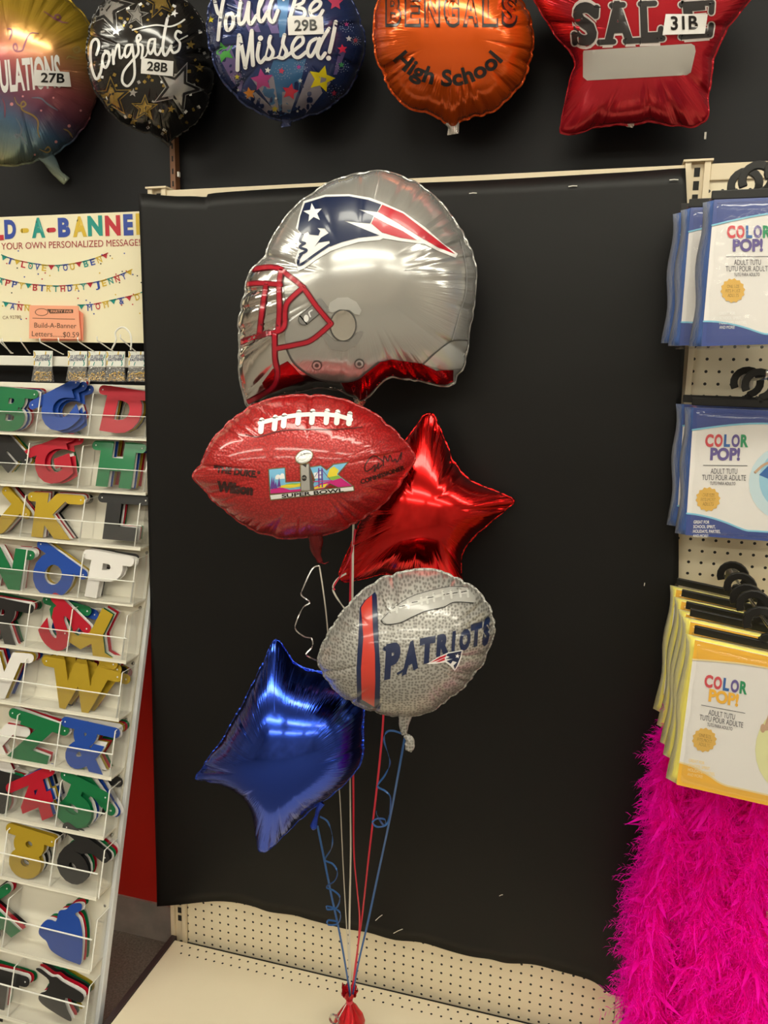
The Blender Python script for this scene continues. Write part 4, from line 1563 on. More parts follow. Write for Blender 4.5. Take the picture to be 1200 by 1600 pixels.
# band
A.poly([(356, 202), (822, 154), (826, 184), (362, 236)], trm, 2.6); A.poly([(361, 207), (817, 160), (820, 180), (366, 230)], INK_W, 3.0)
A.text('SUPER BOWL', (425, 221), (766, 186), 18.5, INK_K, 3.6, 0.03)
A.build('printed_emblem', fb.root)
A = Art(fb, crop_tf(1200 / 340, 320, 715), step=30)
typ_k = ink('stamped_black', (0.035, 0.006, 0.006), 0.4)
A.text('"THE DUKE."', (46, 78), (302, 112), 34, typ_k, 1, 0.05)
A.text('Wilson', (62, 182), (264, 204), 50, typ_k, 1, 0.075)
for dx_, ly in ((-1.2, 1.0), (0, 1.3), (1.2, 1.6)):
    A.text('COMMISSIONER', (864 + dx_, 146 - dx_), (1104 + dx_, 66 - dx_), 24, typ_k, ly)
A.stroke([(985, 20), (930, -10), (885, 40), (890, 75), (920, 60), (940, 40), (935, 78), (960, 30), (955, 62), (975, 40)], 6, typ_k, 1.2)
A.stroke([(985, 45), (990, -10), (1010, 20), (1020, -15), (1035, 20), (1050, 8), (1062, 22), (1085, -30), (1080, 10)], 6, typ_k, 1.2)
A.build('printed_stamps', fb.root)
fb.neck([(458, 535), (460, 575), (470, 612), (478, 632)], [0.0145, 0.013, 0.006, 0.0045], dkred)
q = MB()
kn = at(290 + 474 / 2.264, 600 + 628 / 2.264, -0.30)
q.ball(kn, 0.006, dkred, 8, (1.2, .8, .7)); q.tube([kn, kn + np.array((0.012, -0.004, -0.003)), kn + np.array((0.02, 0, 0.001))], [0.003, 0.002, 0.001], dkred, 6)
q.build('tail_knot', fb.root, smooth=True)

# ---- red star
rs_out = [(673, 645), (681, 652), (693, 684), (710, 722), (733, 750), (765, 764), (797, 777), (802, 784), (797, 791), (768, 814), (738, 840), (722, 862), (720, 884), (722, 915), (719, 928), (708, 926), (672, 905), (636, 898), (596, 898), (545, 908), (533, 905), (531, 893), (545, 860), (562, 820), (572, 790),
          (556, 752), (548, 726), (556, 718), (590, 716), (618, 706), (640, 680), (662, 650)]
redfoil = foil('red_foil', (0.72, 0.012, 0.012), 0.17, 1.0, pleat=0.45)
rs = Balloon('star_balloon', 'shiny red star foil balloon behind the two football balloons', rs_out, (655, 795), -0.135, 0.085, redfoil, creases=40, seed=11, power=0.60, yaw=0.05, group='star balloons of the bouquet')
# ---- blue star
C5 = crop_tf(1200 / 510, 290, 880)
bs_out = [(335, 284), (352, 296), (385, 345), (430, 385), (500, 402), (590, 425), (640, 470), (654, 540), (650, 610), (652, 680), (640, 735), (620, 765), (560, 830), (480, 890), (400, 960), (312, 1048), (284, 1056), (266, 1038), (252, 935), (238, 880), (205, 840), (132, 808), (52, 797), (42, 782), (50, 765), (92, 708), (142, 640), (192, 552), (236, 470), (282, 375), (316, 298)]
bluefoil = foil('blue_foil', (0.03, 0.085, 0.62), 0.16, 1.0, pleat=0.5)
bs = Balloon('star_balloon', 'shiny blue star foil balloon tilted beside the grey football balloon', bs_out, (400, 690), -0.25, 0.13, bluefoil, tf=C5, creases=34, seed=13, power=0.60, yaw=-0.22, pitch=-0.12, group='star balloons of the bouquet')
bs.neck([(500, 880), (487, 905), (482, 930), (470, 965), (462, 972)], [0.008, 0.005, 0.004, 0.008, 0.006], bluefoil)

# ---- grey football
pt_out = [(490, 345), (518, 275), (560, 205), (620, 135), (690, 75), (760, 43), (840, 27), (920, 28), (1000, 58), (1062, 95), (1105, 142), (1130, 198), (1132, 255), (1112, 315), (1080, 385), (1030, 445), (960, 502), (890, 545), (800, 560), (720, 548), (640, 522), (560, 470), (508, 405)]
greyball = foil('grey_pebbled_foil', (0.5, 0.5, 0.5), 0.32, 0.25, pleat=0.35, leather=0.25, leather_cols=((0.19, 0.185, 0.17), (0.42, 0.41, 0.385)), leather_scale=170, coat=0.5, lpos=(0.20, 0.50), lrand=0.7, lux=(0.97, 0.23))
pt = Balloon('football_balloon', 'silver grey pebbled football foil balloon with navy lettering and a red stripe', pt_out, (820, 295), -0.34, 0.115, greyball, tf=C5, creases=40, seed=17, back=dkred, eps=0.0013)
CP = crop_tf(1200 / 310, 480, 900)
A = Art(pt, CP, step=9)
A.poly([(318, 190), (345, 150), (412, 95), (422, 130), (432, 400), (442, 560), (438, 800), (380, 795), (302, 760), (298, 560), (310, 370)], INK_NAVY, 1.0)
A.poly([(326, 190), (352, 150), (392, 114), (394, 220), (398, 330), (410, 470), (412, 640), (406, 790), (330, 745), (326, 560), (340, 370)], ink('stripe_red', (0.56, 0.045, 0.03), .3), 1.5)
A.build('printed_stripe', pt.root)
A = Art(pt, CP, step=22)
lc = ink('lace_grey', (0.56, 0.56, 0.53), .3)
A.poly([(445, 262), (510, 195), (600, 140), (700, 95), (860, 62), (960, 68), (1015, 120), (1012, 160), (900, 160), (800, 190), (700, 215), (620, 250), (560, 285), (490, 296)], ink('lace_field', (0.40, 0.395, 0.375), .32), 1.0)
A.stroke([(445, 270), (475, 292), (560, 282), (640, 245), (720, 210), (820, 190), (890, 158), (1005, 162)], 5, INK_K, 1.5)
A.stroke([(445, 268), (520, 195), (620, 128), (740, 88), (860, 64), (960, 66)], 4, dk, 1.5)
A.stroke([(500, 215), (580, 182), (660, 158), (760, 128), (860, 106), (960, 98)], 16, lc, 1.5)
for x, y in ((540, 195), (610, 170), (690, 145), (725, 138), (765, 128), (820, 115), (870, 108), (925, 100), (970, 100)):
    A.stroke([(x - 2, y - 22), (x + 3, y + 24)], 14, lc, 1.9, smooth=False)
for x, y in ((575, 184), (650, 160), (745, 132), (842, 112), (895, 104), (948, 97)):
    A.stroke([(x - 16, y), (x + 16, y - 6)], 5, INK_K, 2.0, smooth=False)
A.build('printed_laces', pt.root)
A = Art(pt, CP, step=30)
for ch, x0, x1, y0, y1, h in (('P', 466, 556, 612, 590, 190), ('A', 572, 672, 590, 540, 165), ('T', 674, 768, 524, 505, 140), ('R', 780, 858, 480, 460, 118), ('I', 872, 892, 452, 446, 112), ('O', 918, 985, 446, 430, 112), ('T', 984, 1052, 424, 405, 125), ('S', 1058, 1100, 416, 392, 150)):
    A.text(ch, (x0, y0), (x1, y1), h, INK_NAVY, 1.2, 0.07, up=(0.06, -0.95))
A.stroke([(470, 440), (500, 425)], 26, INK_NAVY, 1.2, smooth=False); A.stroke([(548, 590), (600, 560)], 14, INK_NAVY, 1.2, smooth=False)
A.build('printed_lettering', pt.root)
A = Art(pt, CP, step=9)
A.poly([(722, 532), (790, 490), (850, 462), (940, 446), (932, 490), (912, 545), (892, 574), (868, 545), (835, 520), (780, 530)], INK_W, 1.8)
A.poly([(850, 468), (934, 452), (926, 490), (905, 540), (893, 562), (884, 540), (905, 520), (880, 512), (868, 530), (842, 512), (880, 500), (835, 500), (862, 488), (840, 480)], INK_NAVY, 2.4)
A.poly([(742, 524), (800, 490), (842, 474), (836, 488), (790, 508)], INK_RED, 2.4); A.poly([(775, 520), (830, 494), (834, 506), (800, 518)], INK_RED, 2.4)
A.poly(star_pts(908, 482, 15, 10), INK_W, 3)
A.build('printed_emblem', pt.root)
pt.neck([(806, 555), (802, 590), (806, 632)], [0.014, 0.010, 0.0045], greyball)
pt.neck([(806, 632), (822, 648), (826, 668), (818, 690)], [0.004, 0.008, 0.010, 0.006], greyball, name='tail_end')

# ---- ribbons
RW = 0.0046
rib = {'white': mat('ribbon_white', (0.62, 0.58, 0.50), 0.35, 0.0, coat=0.3), 'silver': mat('ribbon_silver', (0.62, 0.61, 0.60), 0.2, 0.8), 'red': mat('ribbon_red', (0.62, 0.02, 0.05), 0.35, coat=0.3), 'blue': mat('ribbon_blue', (0.02, 0.10, 0.32), 0.3, 0.2, coat=0.3)}
WP = at(546, 1566, -0.185)


def ribbon(label, color, pts, width=RW, smooth=6):
    P = [at(x, y, Y) for x, y, Y in pts]
    Q = crspline(P, smooth)
    side = [np.array((math.cos(0.25 * math.sin(i * 0.17)), 0.6 * math.sin(i * 0.13), 0.2 * math.sin(i * 0.2))) for i in range(len(Q))]
    q = MB()
    o0 = P[0]
    q.strip(Q, width, side, rib[color])
    o = q.build('ribbon', smooth=False, loc=o0)
    tag(o, label, 'ribbon', 'ribbons tying the balloons to the weight')
    return o


def curl(o, color, pts, width=0.0038):
    """a loose curled end of the ribbon: part of it"""
    P = [at(x, y, Y) for x, y, Y in pts]
    Q = crspline(P, 8)
    q = MB()
    side = [np.array((0.55 * math.sin(i * 0.35), 0.35, 1.0)) for i in range(len(Q))]
    q.strip(Q, width, side, rib[color])
    q.build('curled_end', o)


r1 = ribbon('pale silver ribbon hanging from the red football balloon to the weight', 'white', [(499, 884, -.30), (506, 930, -.30), (512, 985, -.27), (518, 1080, -.20), (525, 1180, -.19), (531, 1245, -.19), (536, 1350, -.19), (541, 1440, -.19), (545, 1510, -.187), (547, 1562, -.185)], width=0.0028)
curl(r1, 'silver', [(499, 884, -.305), (488, 889, -.31), (474, 918, -.32), (471, 930, -.32), (484, 941, -.31), (473, 950, -.32), (463, 972, -.33), (462, 984, -.33), (476, 995, -.32), (487, 998, -.31), (488, 1010, -.32), (478, 1022, -.33), (484, 1027, -.32), (495, 1032, -.31)], width=0.0026)
ribbon('white ribbon hanging from the helmet balloon behind the footballs to the weight', 'white', [(560, 632, -.19), (556, 720, -.19), (552, 830, -.215), (551, 900, -.22), (550, 1000, -.18), (549, 1120, -.18), (547, 1220, -.185), (548, 1330, -.19), (546, 1450, -.19), (547, 1562, -.185)])
r3 = ribbon('red ribbon hanging beside the white one and joining the other red ribbon low down', 'red', [(553, 826, -.20), (549, 880, -.21), (547, 960, -.19), (548, 1080, -.175), (552, 1215, -.18), (553, 1330, -.185), (558, 1390, -.188), (562, 1440, -.19), (557, 1500, -.187), (549, 1562, -.185)])
curl(r3, 'red', [(555, 826, -.215), (552, 850, -.225), (547, 870, -.23), (535, 895, -.235), (522, 915, -.235), (523, 922, -.235)])
curl(r3, 'white', [(541, 896, -.225), (527, 905, -.23), (520, 918, -.235), (524, 930, -.235), (534, 945, -.23), (540, 952, -.225)])
ribbon('red ribbon hanging straight down below the grey football balloon to the weight', 'red', [(612, 925, -.16), (606, 1010, -.165), (600, 1100, -.17), (597, 1150, -.18), (589, 1230, -.185), (576, 1340, -.19), (566, 1430, -.19), (555, 1510, -.187), (549, 1562, -.185)])
r5 = ribbon('blue ribbon hanging from the tail of the grey football balloon to the weight', 'blue', [(633, 1150, -.34), (622, 1210, -.31), (610, 1275, -.28), (592, 1360, -.24), (575, 1440, -.215), (560, 1505, -.20), (550, 1562, -.188)])
curl(r5, 'blue', [(632, 1148, -.345), (615, 1142, -.35), (604, 1144, -.35), (600, 1156, -.345), (607, 1180, -.34), (609, 1195, -.335), (601, 1212, -.33), (590, 1228, -.33), (602, 1236, -.325), (610, 1246, -.32), (609, 1270, -.31), (604, 1288, -.31), (590, 1292, -.325), (582, 1285, -.33), (590, 1279, -.32), (602, 1281, -.305), (600, 1290, -.30), (590, 1276, -.32), (588, 1268, -.33)])
r6 = ribbon('blue ribbon hanging from the blue star balloon to the weight', 'blue', [(496, 1290, -.27), (506, 1340, -.25), (518, 1400, -.23), (530, 1455, -.215), (540, 1510, -.20), (548, 1562, -.188)])
curl(r6, 'blue', [(500, 1276, -.275), (512, 1284, -.28), (519, 1305, -.28), (518, 1325, -.275), (508, 1343, -.26), (520, 1350, -.26), (527, 1362, -.26), (523, 1376, -.255), (510, 1386, -.245), (522, 1392, -.25), (531, 1402, -.245), (526, 1418, -.24), (512, 1421, -.235), (511, 1416, -.23), (524, 1420, -.235), (532, 1428, -.235), (528, 1443, -.23), (513, 1445, -.225), (513, 1438, -.22), (528, 1440, -.225)])

# ---- balloon weight
foilred = foil('weight_red_foil', (0.62, 0.02, 0.03), 0.2, 1.0, pleat=0.5)
wt = thing('balloon_weight', 'crinkled red foil balloon weight on the deck with the ribbons tied round its neck', 'balloon weight', (WP[0], WP[1], ZD))
rngw = random.Random(4)
neck_z = WP[2]
H = neck_z - ZD
q = MB()
seg = 36
vs = []
prof = [(0.0, 0.026), (0.006, 0.034), (0.35 * H, 0.033), (0.6 * H, 0.028), (0.85 * H, 0.016), (H, 0.006), (H + 0.006, 0.006), (H + 0.018, 0.012), (H + 0.030, 0.019), (H + 0.036, 0.021)]
for i, (d, r) in enumerate(prof):
    for k in range(seg):
        a = 2 * PI * k / seg
        cr = 1 + (0.22 if i > 1 else 0.05) * math.sin(k * 2.39 + i * 0.4) * (1 if k % 2 else -0.6)
        vs.append((WP[0] + r * cr * math.cos(a), WP[1] + r * cr * math.sin(a), ZD + d + (0.008 * math.sin(k * 1.7) if i == len(prof) - 1 else 0)))
fs = [(i * seg + k, i * seg + (k + 1) % seg, (i + 1) * seg + (k + 1) % seg, (i + 1) * seg + k) for i in range(len(prof) - 1) for k in range(seg)]
fs.append(tuple(reversed(range(seg))))
q.add(vs, fs, foilred)
q.uv = np.array([(0.1 * (i % 7), 0.8) for i in range(len(q.v))])
q.build('foil_wrap', wt)
q = MB(); q.lathe((WP[0], WP[1], neck_z - 0.002), (0, 0, 1), [(0, 0.0075), (0.004, 0.0085), (0.009, 0.0075)], rib['red'], 14); q.build('ribbon_tie', wt)
q = MB()
cc = at(522, 1588, -0.215)
pts = [cc + np.array((0.011 * math.cos(t * 0.45), 0.002 * t * 0.3 - 0.008, 0.013 * math.sin(t * 0.45) - 0.0006 * t)) for t in range(34)]
q.strip([np.array((WP[0] - .006, WP[1] - .008, neck_z))] + pts, 0.0045, (0, 1, 0.1), rib['silver']); q.build('curled_trim', wt)

# ================================================================== NUMBERED SAMPLE BALLOONS ON THE BLACK WALL
GRP = 'numbered sample balloons on the black wall'
# 27B rainbow
o27 = circle_pts(18, 112, 140, 146, 26, 0.05)
o27 = [(x, y) for x, y in o27]
ramp = ((-1.1, 0.0, 1.9), [(0.0, (0.42, 0.42, 0.18)), (0.16, (0.20, 0.30, 0.34)), (0.28, (0.11, 0.22, 0.40)), (0.40, (0.26, 0.10, 0.18)), (0.53, (0.62, 0.17, 0.19)), (0.64, (0.74, 0.32, 0.16)), (0.78, (0.66, 0.42, 0.05)), (1.0, (0.60, 0.42, 0.03))])
rain = foil('rainbow_foil', (0.5, 0.3, 0.2), 0.2, 0.6, pleat=0.45, ramp=((0.9, 0.0, 2.0), ramp[1]))
b27 = Balloon('round_foil_balloon', 'gold pink and blue graduated balloon with white congratulations lettering', o27, (18, 112), 0.0, 0.12, rain, creases=40, seed=21, group=GRP, pitch=-0.05)
A = Art(b27, None, step=12)
A.text('CONGRATULATIONS', (-98, 152), (97, 134), 46, INK_W, 1.2, 0.035)
A.build('printed_lettering', b27.root)
A = Art(b27, None, step=12)
mv = ink('mauve', (0.28, 0.10, 0.16), .3, .4); gd = ink('old_gold', (0.42, 0.30, 0.10), .3, .4); bl = ink('slate', (0.20, 0.24, 0.32), .3, .4); pk = ink('pink_dot', (0.75, 0.32, 0.34), .3)
C27 = lambda L: [(x / 5.335, y / 5.335) for x, y in L]
for L, m in (([(365, 95), (420, 130), (470, 165), (505, 155), (490, 125), (460, 130), (470, 160), (520, 185), (565, 190)], mv), ([(320, 280), (250, 280), (205, 370), (185, 420), (130, 425), (110, 385), (130, 365), (145, 400), (130, 430)], mv),
             ([(555, 490), (575, 470), (610, 480), (660, 490)], gd), ([(690, 410), (640, 440), (610, 410), (650, 390), (660, 420), (640, 440)], gd), ([(60, 240), (95, 245), (95, 290), (75, 330)], mv),
             ([(120, 810), (140, 860), (185, 890), (215, 870), (195, 845), (175, 870), (190, 920), (270, 960), (315, 1010), (315, 1090), (330, 1145)], gd), ([(265, 815), (340, 820), (400, 870), (480, 920)], bl), ([(130, 980), (170, 1050), (175, 1110), (140, 1150), (130, 1120), (180, 1140), (220, 1200)], bl),
             ([(330, 1245), (390, 1270), (420, 1250), (400, 1225), (375, 1250)], gd), ([(530, 1075), (570, 1095), (605, 1145)], gd), ([(20, 820), (40, 880), (40, 980)], mv)):
    A.stroke(C27(L), 2.2, m, 1.0, taper=(0.5, 1.2, 1, 1.3, 0.5))
for x, y, r in ((97, 868, 15), (190, 803, 9), (445, 815, 9), (673, 922, 10), (343, 922, 9), (576, 1050, 14), (467, 1182, 13), (290, 1290, 9)):
    A.poly(circle_pts(x / 5.335, y / 5.335, r / 5.335, n=10), pk, 1.0)
A.build('printed_streamers', b27.root)
number_tag(b27, [(53, 109), (108, 113), (111, 136), (53, 134)], '27B', 14)
b27.neck([(66, 238), (80, 256), (92, 272), (104, 284)], [0.022, 0.016, 0.011, 0.012], rain)
# 28B black
o28 = [(232, -18), (275, -8), (308, 22), (328, 66), (334, 110), (328, 150), (312, 184), (288, 206), (268, 218), (262, 224), (250, 214), (220, 204), (190, 190), (165, 166), (147, 136), (138, 100), (138, 60), (150, 22), (180, -8)]
blackf = foil('black_foil', (0.014, 0.013, 0.013), 0.16, 0.2, pleat=0.4, coat=0.7)
b28 = Balloon('round_foil_balloon', 'black balloon with gold and silver stars and white script congratulation', o28, (236, 100), 0.0, 0.11, blackf, creases=36, seed=23, group=GRP, pitch=-0.05)
C28 = crop_tf(1200 / 210, 130, 0)
gstar = ink('gold_star', (0.50, 0.34, 0.09), .25, .7); sstar = ink('silver_star', (0.62, 0.61, 0.60), .22, .7)
A = Art(b28, C28, step=40)
for cx, cy, R, r2, rot, m in ((478, 135, 112, 72, 8, sstar), (690, 0, 185, 120, -10, gstar), (200, 60, 265, 170, 12, sstar), (838, 785, 250, 165, 22, sstar), (252, 870, 195, 125, -3, gstar), (548, 965, 128, 80, 2, gstar)):
    A.poly(star_pts(cx, cy, R, rot), m, 1.0); A.poly(star_pts(cx, cy, R - 22, rot), INK_K, 1.35); A.poly(star_pts(cx, cy, r2, rot), m, 1.7)
for cx, cy, R, rot, m in ((295, 275, 50, 5, sstar), (445, 828, 42, 8, sstar), (785, 975, 38, 10, gstar), (445, 1085, 44, 5, gstar), (1040, 605, 45, 0, gstar), (960, 400, 42, 5, gstar), (812, 118, 38, 20, INK_W), (585, 685, 26, 180, gstar)):
    A.poly(star_pts(cx, cy, R, rot), m, 1.2)
A.build('printed_stars', b28.root)
A = Art(b28, C28, step=60)
r28 = random.Random(9)
for k in range(120):
    x, y = r28.uniform(80, 1150), r28.uniform(30, 1230)
    if ((x - 600) / 540) ** 2 + ((y - 570) / 660) ** 2 > 1 or (300 < y < 560 and 60 < x < 900):
        continue
    w, h, a = r28.uniform(8, 15), r28.uniform(9, 18), r28.uniform(0, 3)
    c, s_ = math.cos(a), math.sin(a)
    A.poly([(x + u * w * c - v * h * s_, y + u * w * s_ + v * h * c) for u, v in ((-1, -1), (1, -1), (1, 1), (-1, 1))], r28.choice([INK_W, gstar, sstar, gstar]), 0.9)
A.build('printed_confetti', b28.root)
A = Art(b28, C28)
for L, w in (([(118, 490), (140, 420), (135, 370), (110, 350), (78, 380), (65, 460), (72, 580), (100, 680), (125, 705), (155, 650), (172, 560)], 24), ([(215, 460), (182, 490), (172, 560), (200, 605), (232, 540), (228, 470), (195, 455)], 24), ([(195, 455), (240, 500), (265, 455)], 12),
             ([(265, 450), (272, 570)], 24), ([(270, 540), (295, 430), (318, 400), (330, 520), (372, 470)], 20), ([(430, 400), (388, 410), (370, 470), (385, 512), (420, 470), (437, 400)], 22), ([(437, 400), (456, 560), (455, 690), (400, 768), (350, 730), (362, 640), (430, 550), (490, 480), (490, 400)], 22),
             ([(490, 400), (478, 340), (500, 312), (512, 345), (485, 385), (530, 415), (522, 520)], 22), ([(522, 520), (560, 500), (580, 430)], 12), ([(640, 350), (595, 360), (578, 430), (600, 482), (632, 420), (642, 350)], 22), ([(642, 350), (640, 460), (668, 490), (700, 430)], 22),
             ([(752, 165), (725, 300), (710, 440), (735, 495), (785, 410)], 26), ([(440, 268), (560, 240), (660, 225), (770, 238), (850, 212), (905, 175)], 15), ([(785, 440), (805, 472), (850, 450), (862, 385), (822, 330), (838, 280), (872, 292)], 22), ([(855, 360), (930, 320)], 12)):
    A.stroke(L, w, INK_W, 2.2)
A.build('printed_lettering', b28.root)
number_tag(b28, [(221, 91), (271, 96), (270, 119.5), (220, 115)], '28B', 13.5)
b28.neck([(256, 215), (262, 222), (266, 228)], [0.012, 0.008, 0.005], blackf)
# 29B blue
o29 = [(450, -55), (500, -45), (540, -10), (562, 30), (569, 65), (562, 105), (540, 145), (505, 172), (470, 184), (447, 188), (415, 180), (380, 160), (352, 130), (333, 92), (325, 50), (328, 10), (345, -25), (395, -50)]
blueb = foil('navy_print_foil', (0.03, 0.05, 0.17), 0.18, 0.45, pleat=0.4, coat=0.6)
b29 = Balloon('round_foil_balloon', 'blue balloon with coloured stars and white farewell lettering', o29, (447, 66), -0.02, 0.12, blueb, creases=34, seed=25, group=GRP, pitch=-0.05)
C29 = crop_tf(1200 / 250, 320, 0)
A = Art(b29, C29, step=50)
lil = ink('lilac_ray', (0.16, 0.12, 0.32), .3, .3); teal = ink('blue_ray', (0.05, 0.16, 0.36), .3, .3); gry = ink('grey_trail', (0.30, 0.28, 0.36), .3, .2)
A.poly([(540, 880), (490, 780), (430, 690), (520, 440), (760, 440), (700, 700), (640, 840)], teal, 0.6)
A.poly([(380, -60), (480, -60), (560, 250), (500, 250)], lil, 0.6); A.poly([(540, -60), (640, -60), (600, 280), (560, 280)], teal, 0.6); A.poly([(200, -40), (300, -60), (420, 240), (330, 240)], lil, 0.6)
A.poly([(90, 400), (190, 340), (290, 610), (270, 690), (200, 600)], lil, 0.8)
A.poly([(350, 590), (515, 570), (560, 840), (500, 800)], gry, 0.8); A.poly([(580, 690), (700, 680), (640, 850), (580, 840)], gry, 0.8); A.poly([(780, 540), (960, 600), (760, 850), (680, 800)], gry, 0.8); A.poly([(300, 720), (380, 690), (560, 860), (480, 860)], gry, 0.75); A.poly([(1005, 390), (1060, 380), (990, 560), (965, 560)], lil, 0.8)
A.build('printed_rays', b29.root)
A = Art(b29, C29, step=50)
for cx, cy, R, rot, col in ((430, 600, 88, -8, (0.42, 0.04, 0.22)), (640, 688, 65, 12, (0.62, 0.03, 0.07)), (875, 592, 105, 15, (0.72, 0.60, 0.01)), (145, 392, 82, -20, (0.06, 0.34, 0.06)), (335, 700, 48, -10, (0.65, 0.22, 0.02)), (1032, 368, 38, -5, (0.65, 0.03, 0.08)), (980, 20, 60, 0, (0.5, 0.05, 0.12)), (45, 148, 26, 0, (0.7, 0.6, 0.05)), (525, 818, 26, 0, (0.6, 0.5, 0.05)), (242, 577, 22, 0, (0.7, 0.6, 0.05)), (575, 532, 26, 10, (0.5, 0.04, 0.1)), (705, 503, 20, 0, (0.4, 0.05, 0.3)),
                           (970, 700, 24, 0, (0.45, 0.04, 0.1)), (1025, 487, 24, 0, (0.05, 0.25, 0.1)), (1130, 303, 22, 0, (0.4, 0.06, 0.1)), (1062, 182, 20, 0, (0.45, 0.06, 0.25)), (472, 527, 24, 8, (0.8, 0.8, 0.8)), (715, 605, 18, 0, (0.8, 0.8, 0.8)), (1080, 290, 24, 0, (0.7, 0.7, 0.75)), (533, 738, 12, 0, (0.8, 0.8, 0.8)), (695, 835, 12, 0, (0.7, 0.7, 0.7)), (250, 675, 14, 0, (0.7, 0.7, 0.7))):
    A.poly(star_pts(cx, cy, R, rot, 0.48), ink('star_%d_%d' % (cx, cy), col, .3), 1.3)
pale = ink('spiral_pale', (0.34, 0.38, 0.52), .3)
for cx, cy, R in ((580, 545, 68), (715, 500, 55), (1060, 200, 55), (1025, 500, 55), (980, 700, 70), (242, 580, 60), (1132, 310, 38)):
    for k in range(26):
        f = k / 25
        a = f * 4.2 * PI
        A.poly(circle_pts(cx + R * (0.35 + 0.65 * f) * math.cos(a), cy + R * (0.35 + 0.65 * f) * math.sin(a), 3.2, n=6), pale, 1.0, step=100)
A.build('printed_stars', b29.root)
S29 = [([(75, 10), (95, 90), (112, 110)], 26), ([(150, -50), (118, 120), (100, 300)], 26), ([(205, 105), (170, 112), (155, 170), (170, 228), (205, 200), (215, 140), (200, 100)], 27), ([(215, 130), (245, 110), (268, 40)], 13), ([(268, 15), (255, 110), (262, 180), (300, 150), (330, 20)], 27), ([(330, 20), (325, 140), (345, 182), (385, 120)], 26),
       ([(385, 120), (440, 0), (450, -70)], 14), ([(450, -70), (410, 30), (402, 130), (428, 162), (470, 90)], 27), ([(470, 90), (530, -40)], 14), ([(535, -60), (490, 40), (480, 130), (512, 165), (548, 80)], 27),
       ([(690, -50), (665, 40), (640, 128)], 28), ([(680, -40), (740, -30), (735, 20), (680, 50), (742, 70), (740, 125), (660, 132)], 26), ([(790, 95), (850, 60), (868, 20), (830, 10), (790, 60), (800, 120), (850, 130), (885, 80)], 26),
       ([(258, 265), (248, 400), (245, 525)], 30), ([(262, 275), (285, 400), (305, 508)], 30), ([(305, 508), (330, 370), (350, 232)], 24), ([(352, 232), (355, 380), (362, 488)], 30), ([(408, 325), (395, 420), (418, 470), (455, 430)], 27),
       ([(455, 430), (492, 280)], 14), ([(492, 275), (482, 330), (512, 390), (490, 440), (450, 440)], 27), ([(555, 430), (598, 270)], 14), ([(500, 440), (555, 430)], 12), ([(598, 262), (585, 330), (612, 390), (590, 435), (552, 430)], 27),
       ([(600, 430), (680, 370), (735, 320), (728, 275), (690, 285), (655, 350), (665, 415), (705, 432), (760, 390)], 26), ([(835, 290), (790, 320), (770, 390), (795, 425), (835, 360), (860, 290)], 26), ([(930, 215), (875, 310), (845, 400), (870, 438), (902, 400)], 27), ([(982, 165), (958, 290), (935, 390)], 30)]
A = Art(b29, C29)
navs = ink('letter_shadow_navy', (0.012, 0.014, 0.07), .3)
for L, w in S29:
    A.stroke([(x + 7, y + 5) for x, y in L], w + 7, navs, 1.9)
for L, w in S29:
    A.stroke(L, w, INK_W, 2.5)
A.poly(circle_pts(418, 287, 20, n=14), INK_W, 2.5); A.poly(circle_pts(928, 437, 19, n=14), INK_W, 2.5); A.stroke([(598, -30), (590, 0)], 20, INK_W, 2.5)
A.build('printed_lettering', b29.root)
number_tag(b29, [(449, 28), (504.5, 26), (506, 53.5), (450.5, 55.5)], '29B', 16)
b29.neck([(447, 184), (447, 192), (448, 198)], [0.016, 0.011, 0.012], blueb)
# 30 orange
o30 = [(708, -62), (760, -52), (802, -20), (826, 25), (832, 65), (826, 105), (808, 140), (788, 158), (768, 176), (742, 182), (722, 190), (708, 198), (694, 190), (672, 176), (640, 168), (612, 142), (594, 105), (585, 65), (587, 20), (605, -20), (650, -52)]
oraf = foil('orange_foil', (0.86, 0.12, 0.01), 0.19, 0.55, pleat=0.45)
b30 = Balloon('round_foil_balloon', 'orange school balloon with black lettering and a silver tail', o30, (708, 66), -0.03, 0.12, oraf, creases=44, seed=27, group=GRP, pitch=-0.05, depth=0.013)
A = Art(b30, None, step=10)
oi = ink('orange_face', (0.66, 0.10, 0.02), .2, .7)
for i, ch in enumerate('BENGALS'):
    x0 = 602 + i * 30.3
    p = [(x0, 38.5), (x0 + 25, 38.5)]
    A.text(ch, p[0], p[1], 46, INK_K, 1.2, 0.06)
    A.text(ch, (x0 + 2.6, 36), (x0 + 22.4, 36), 41, oi, 1.8, 0.02)
A.text('High School', None, None, 24, INK_K, 1.2, 0.035, arc=((700, 22), 112, -50, 50))
A.build('printed_lettering', b30.root)
b30.neck([(706, 190), (708, 200), (709, 210)], [0.016, 0.012, 0.013], chrome)
# 31B red sign
o31 = [(770, -60), (812, -30), (840, 8), (858, 42), (884, 74), (900, 98), (893, 120), (884, 160), (875, 200), (884, 208), (900, 208), (935, 199), (965, 193), (985, 194), (1020, 190), (1055, 197), (1085, 197), (1104, 184), (1108, 150), (1112, 104), (1124, 66), (1150, 26), (1178, -8), (1210, -50), (1150, -120), (1000, -160), (850, -120)]
saler = foil('sale_red_foil', (0.60, 0.018, 0.035), 0.2, 0.6, pleat=0.4)
b31 = Balloon('sale_sign_balloon', 'red sale balloon with black slab lettering and a blank silver box', o31, (1000, 60), -0.02, 0.10, saler, creases=40, seed=29, group=GRP, pitch=-0.05, power=0.5)
A = Art(b31, crop_tf(1200 / 640, 560, 0), step=20)
A.poly([(660, 148), (975, 128), (985, 134), (988, 150), (974, 212), (962, 220), (670, 236), (658, 226), (658, 156)], ink('blank_silver', (0.52, 0.50, 0.47), .35, .3), 1.0)
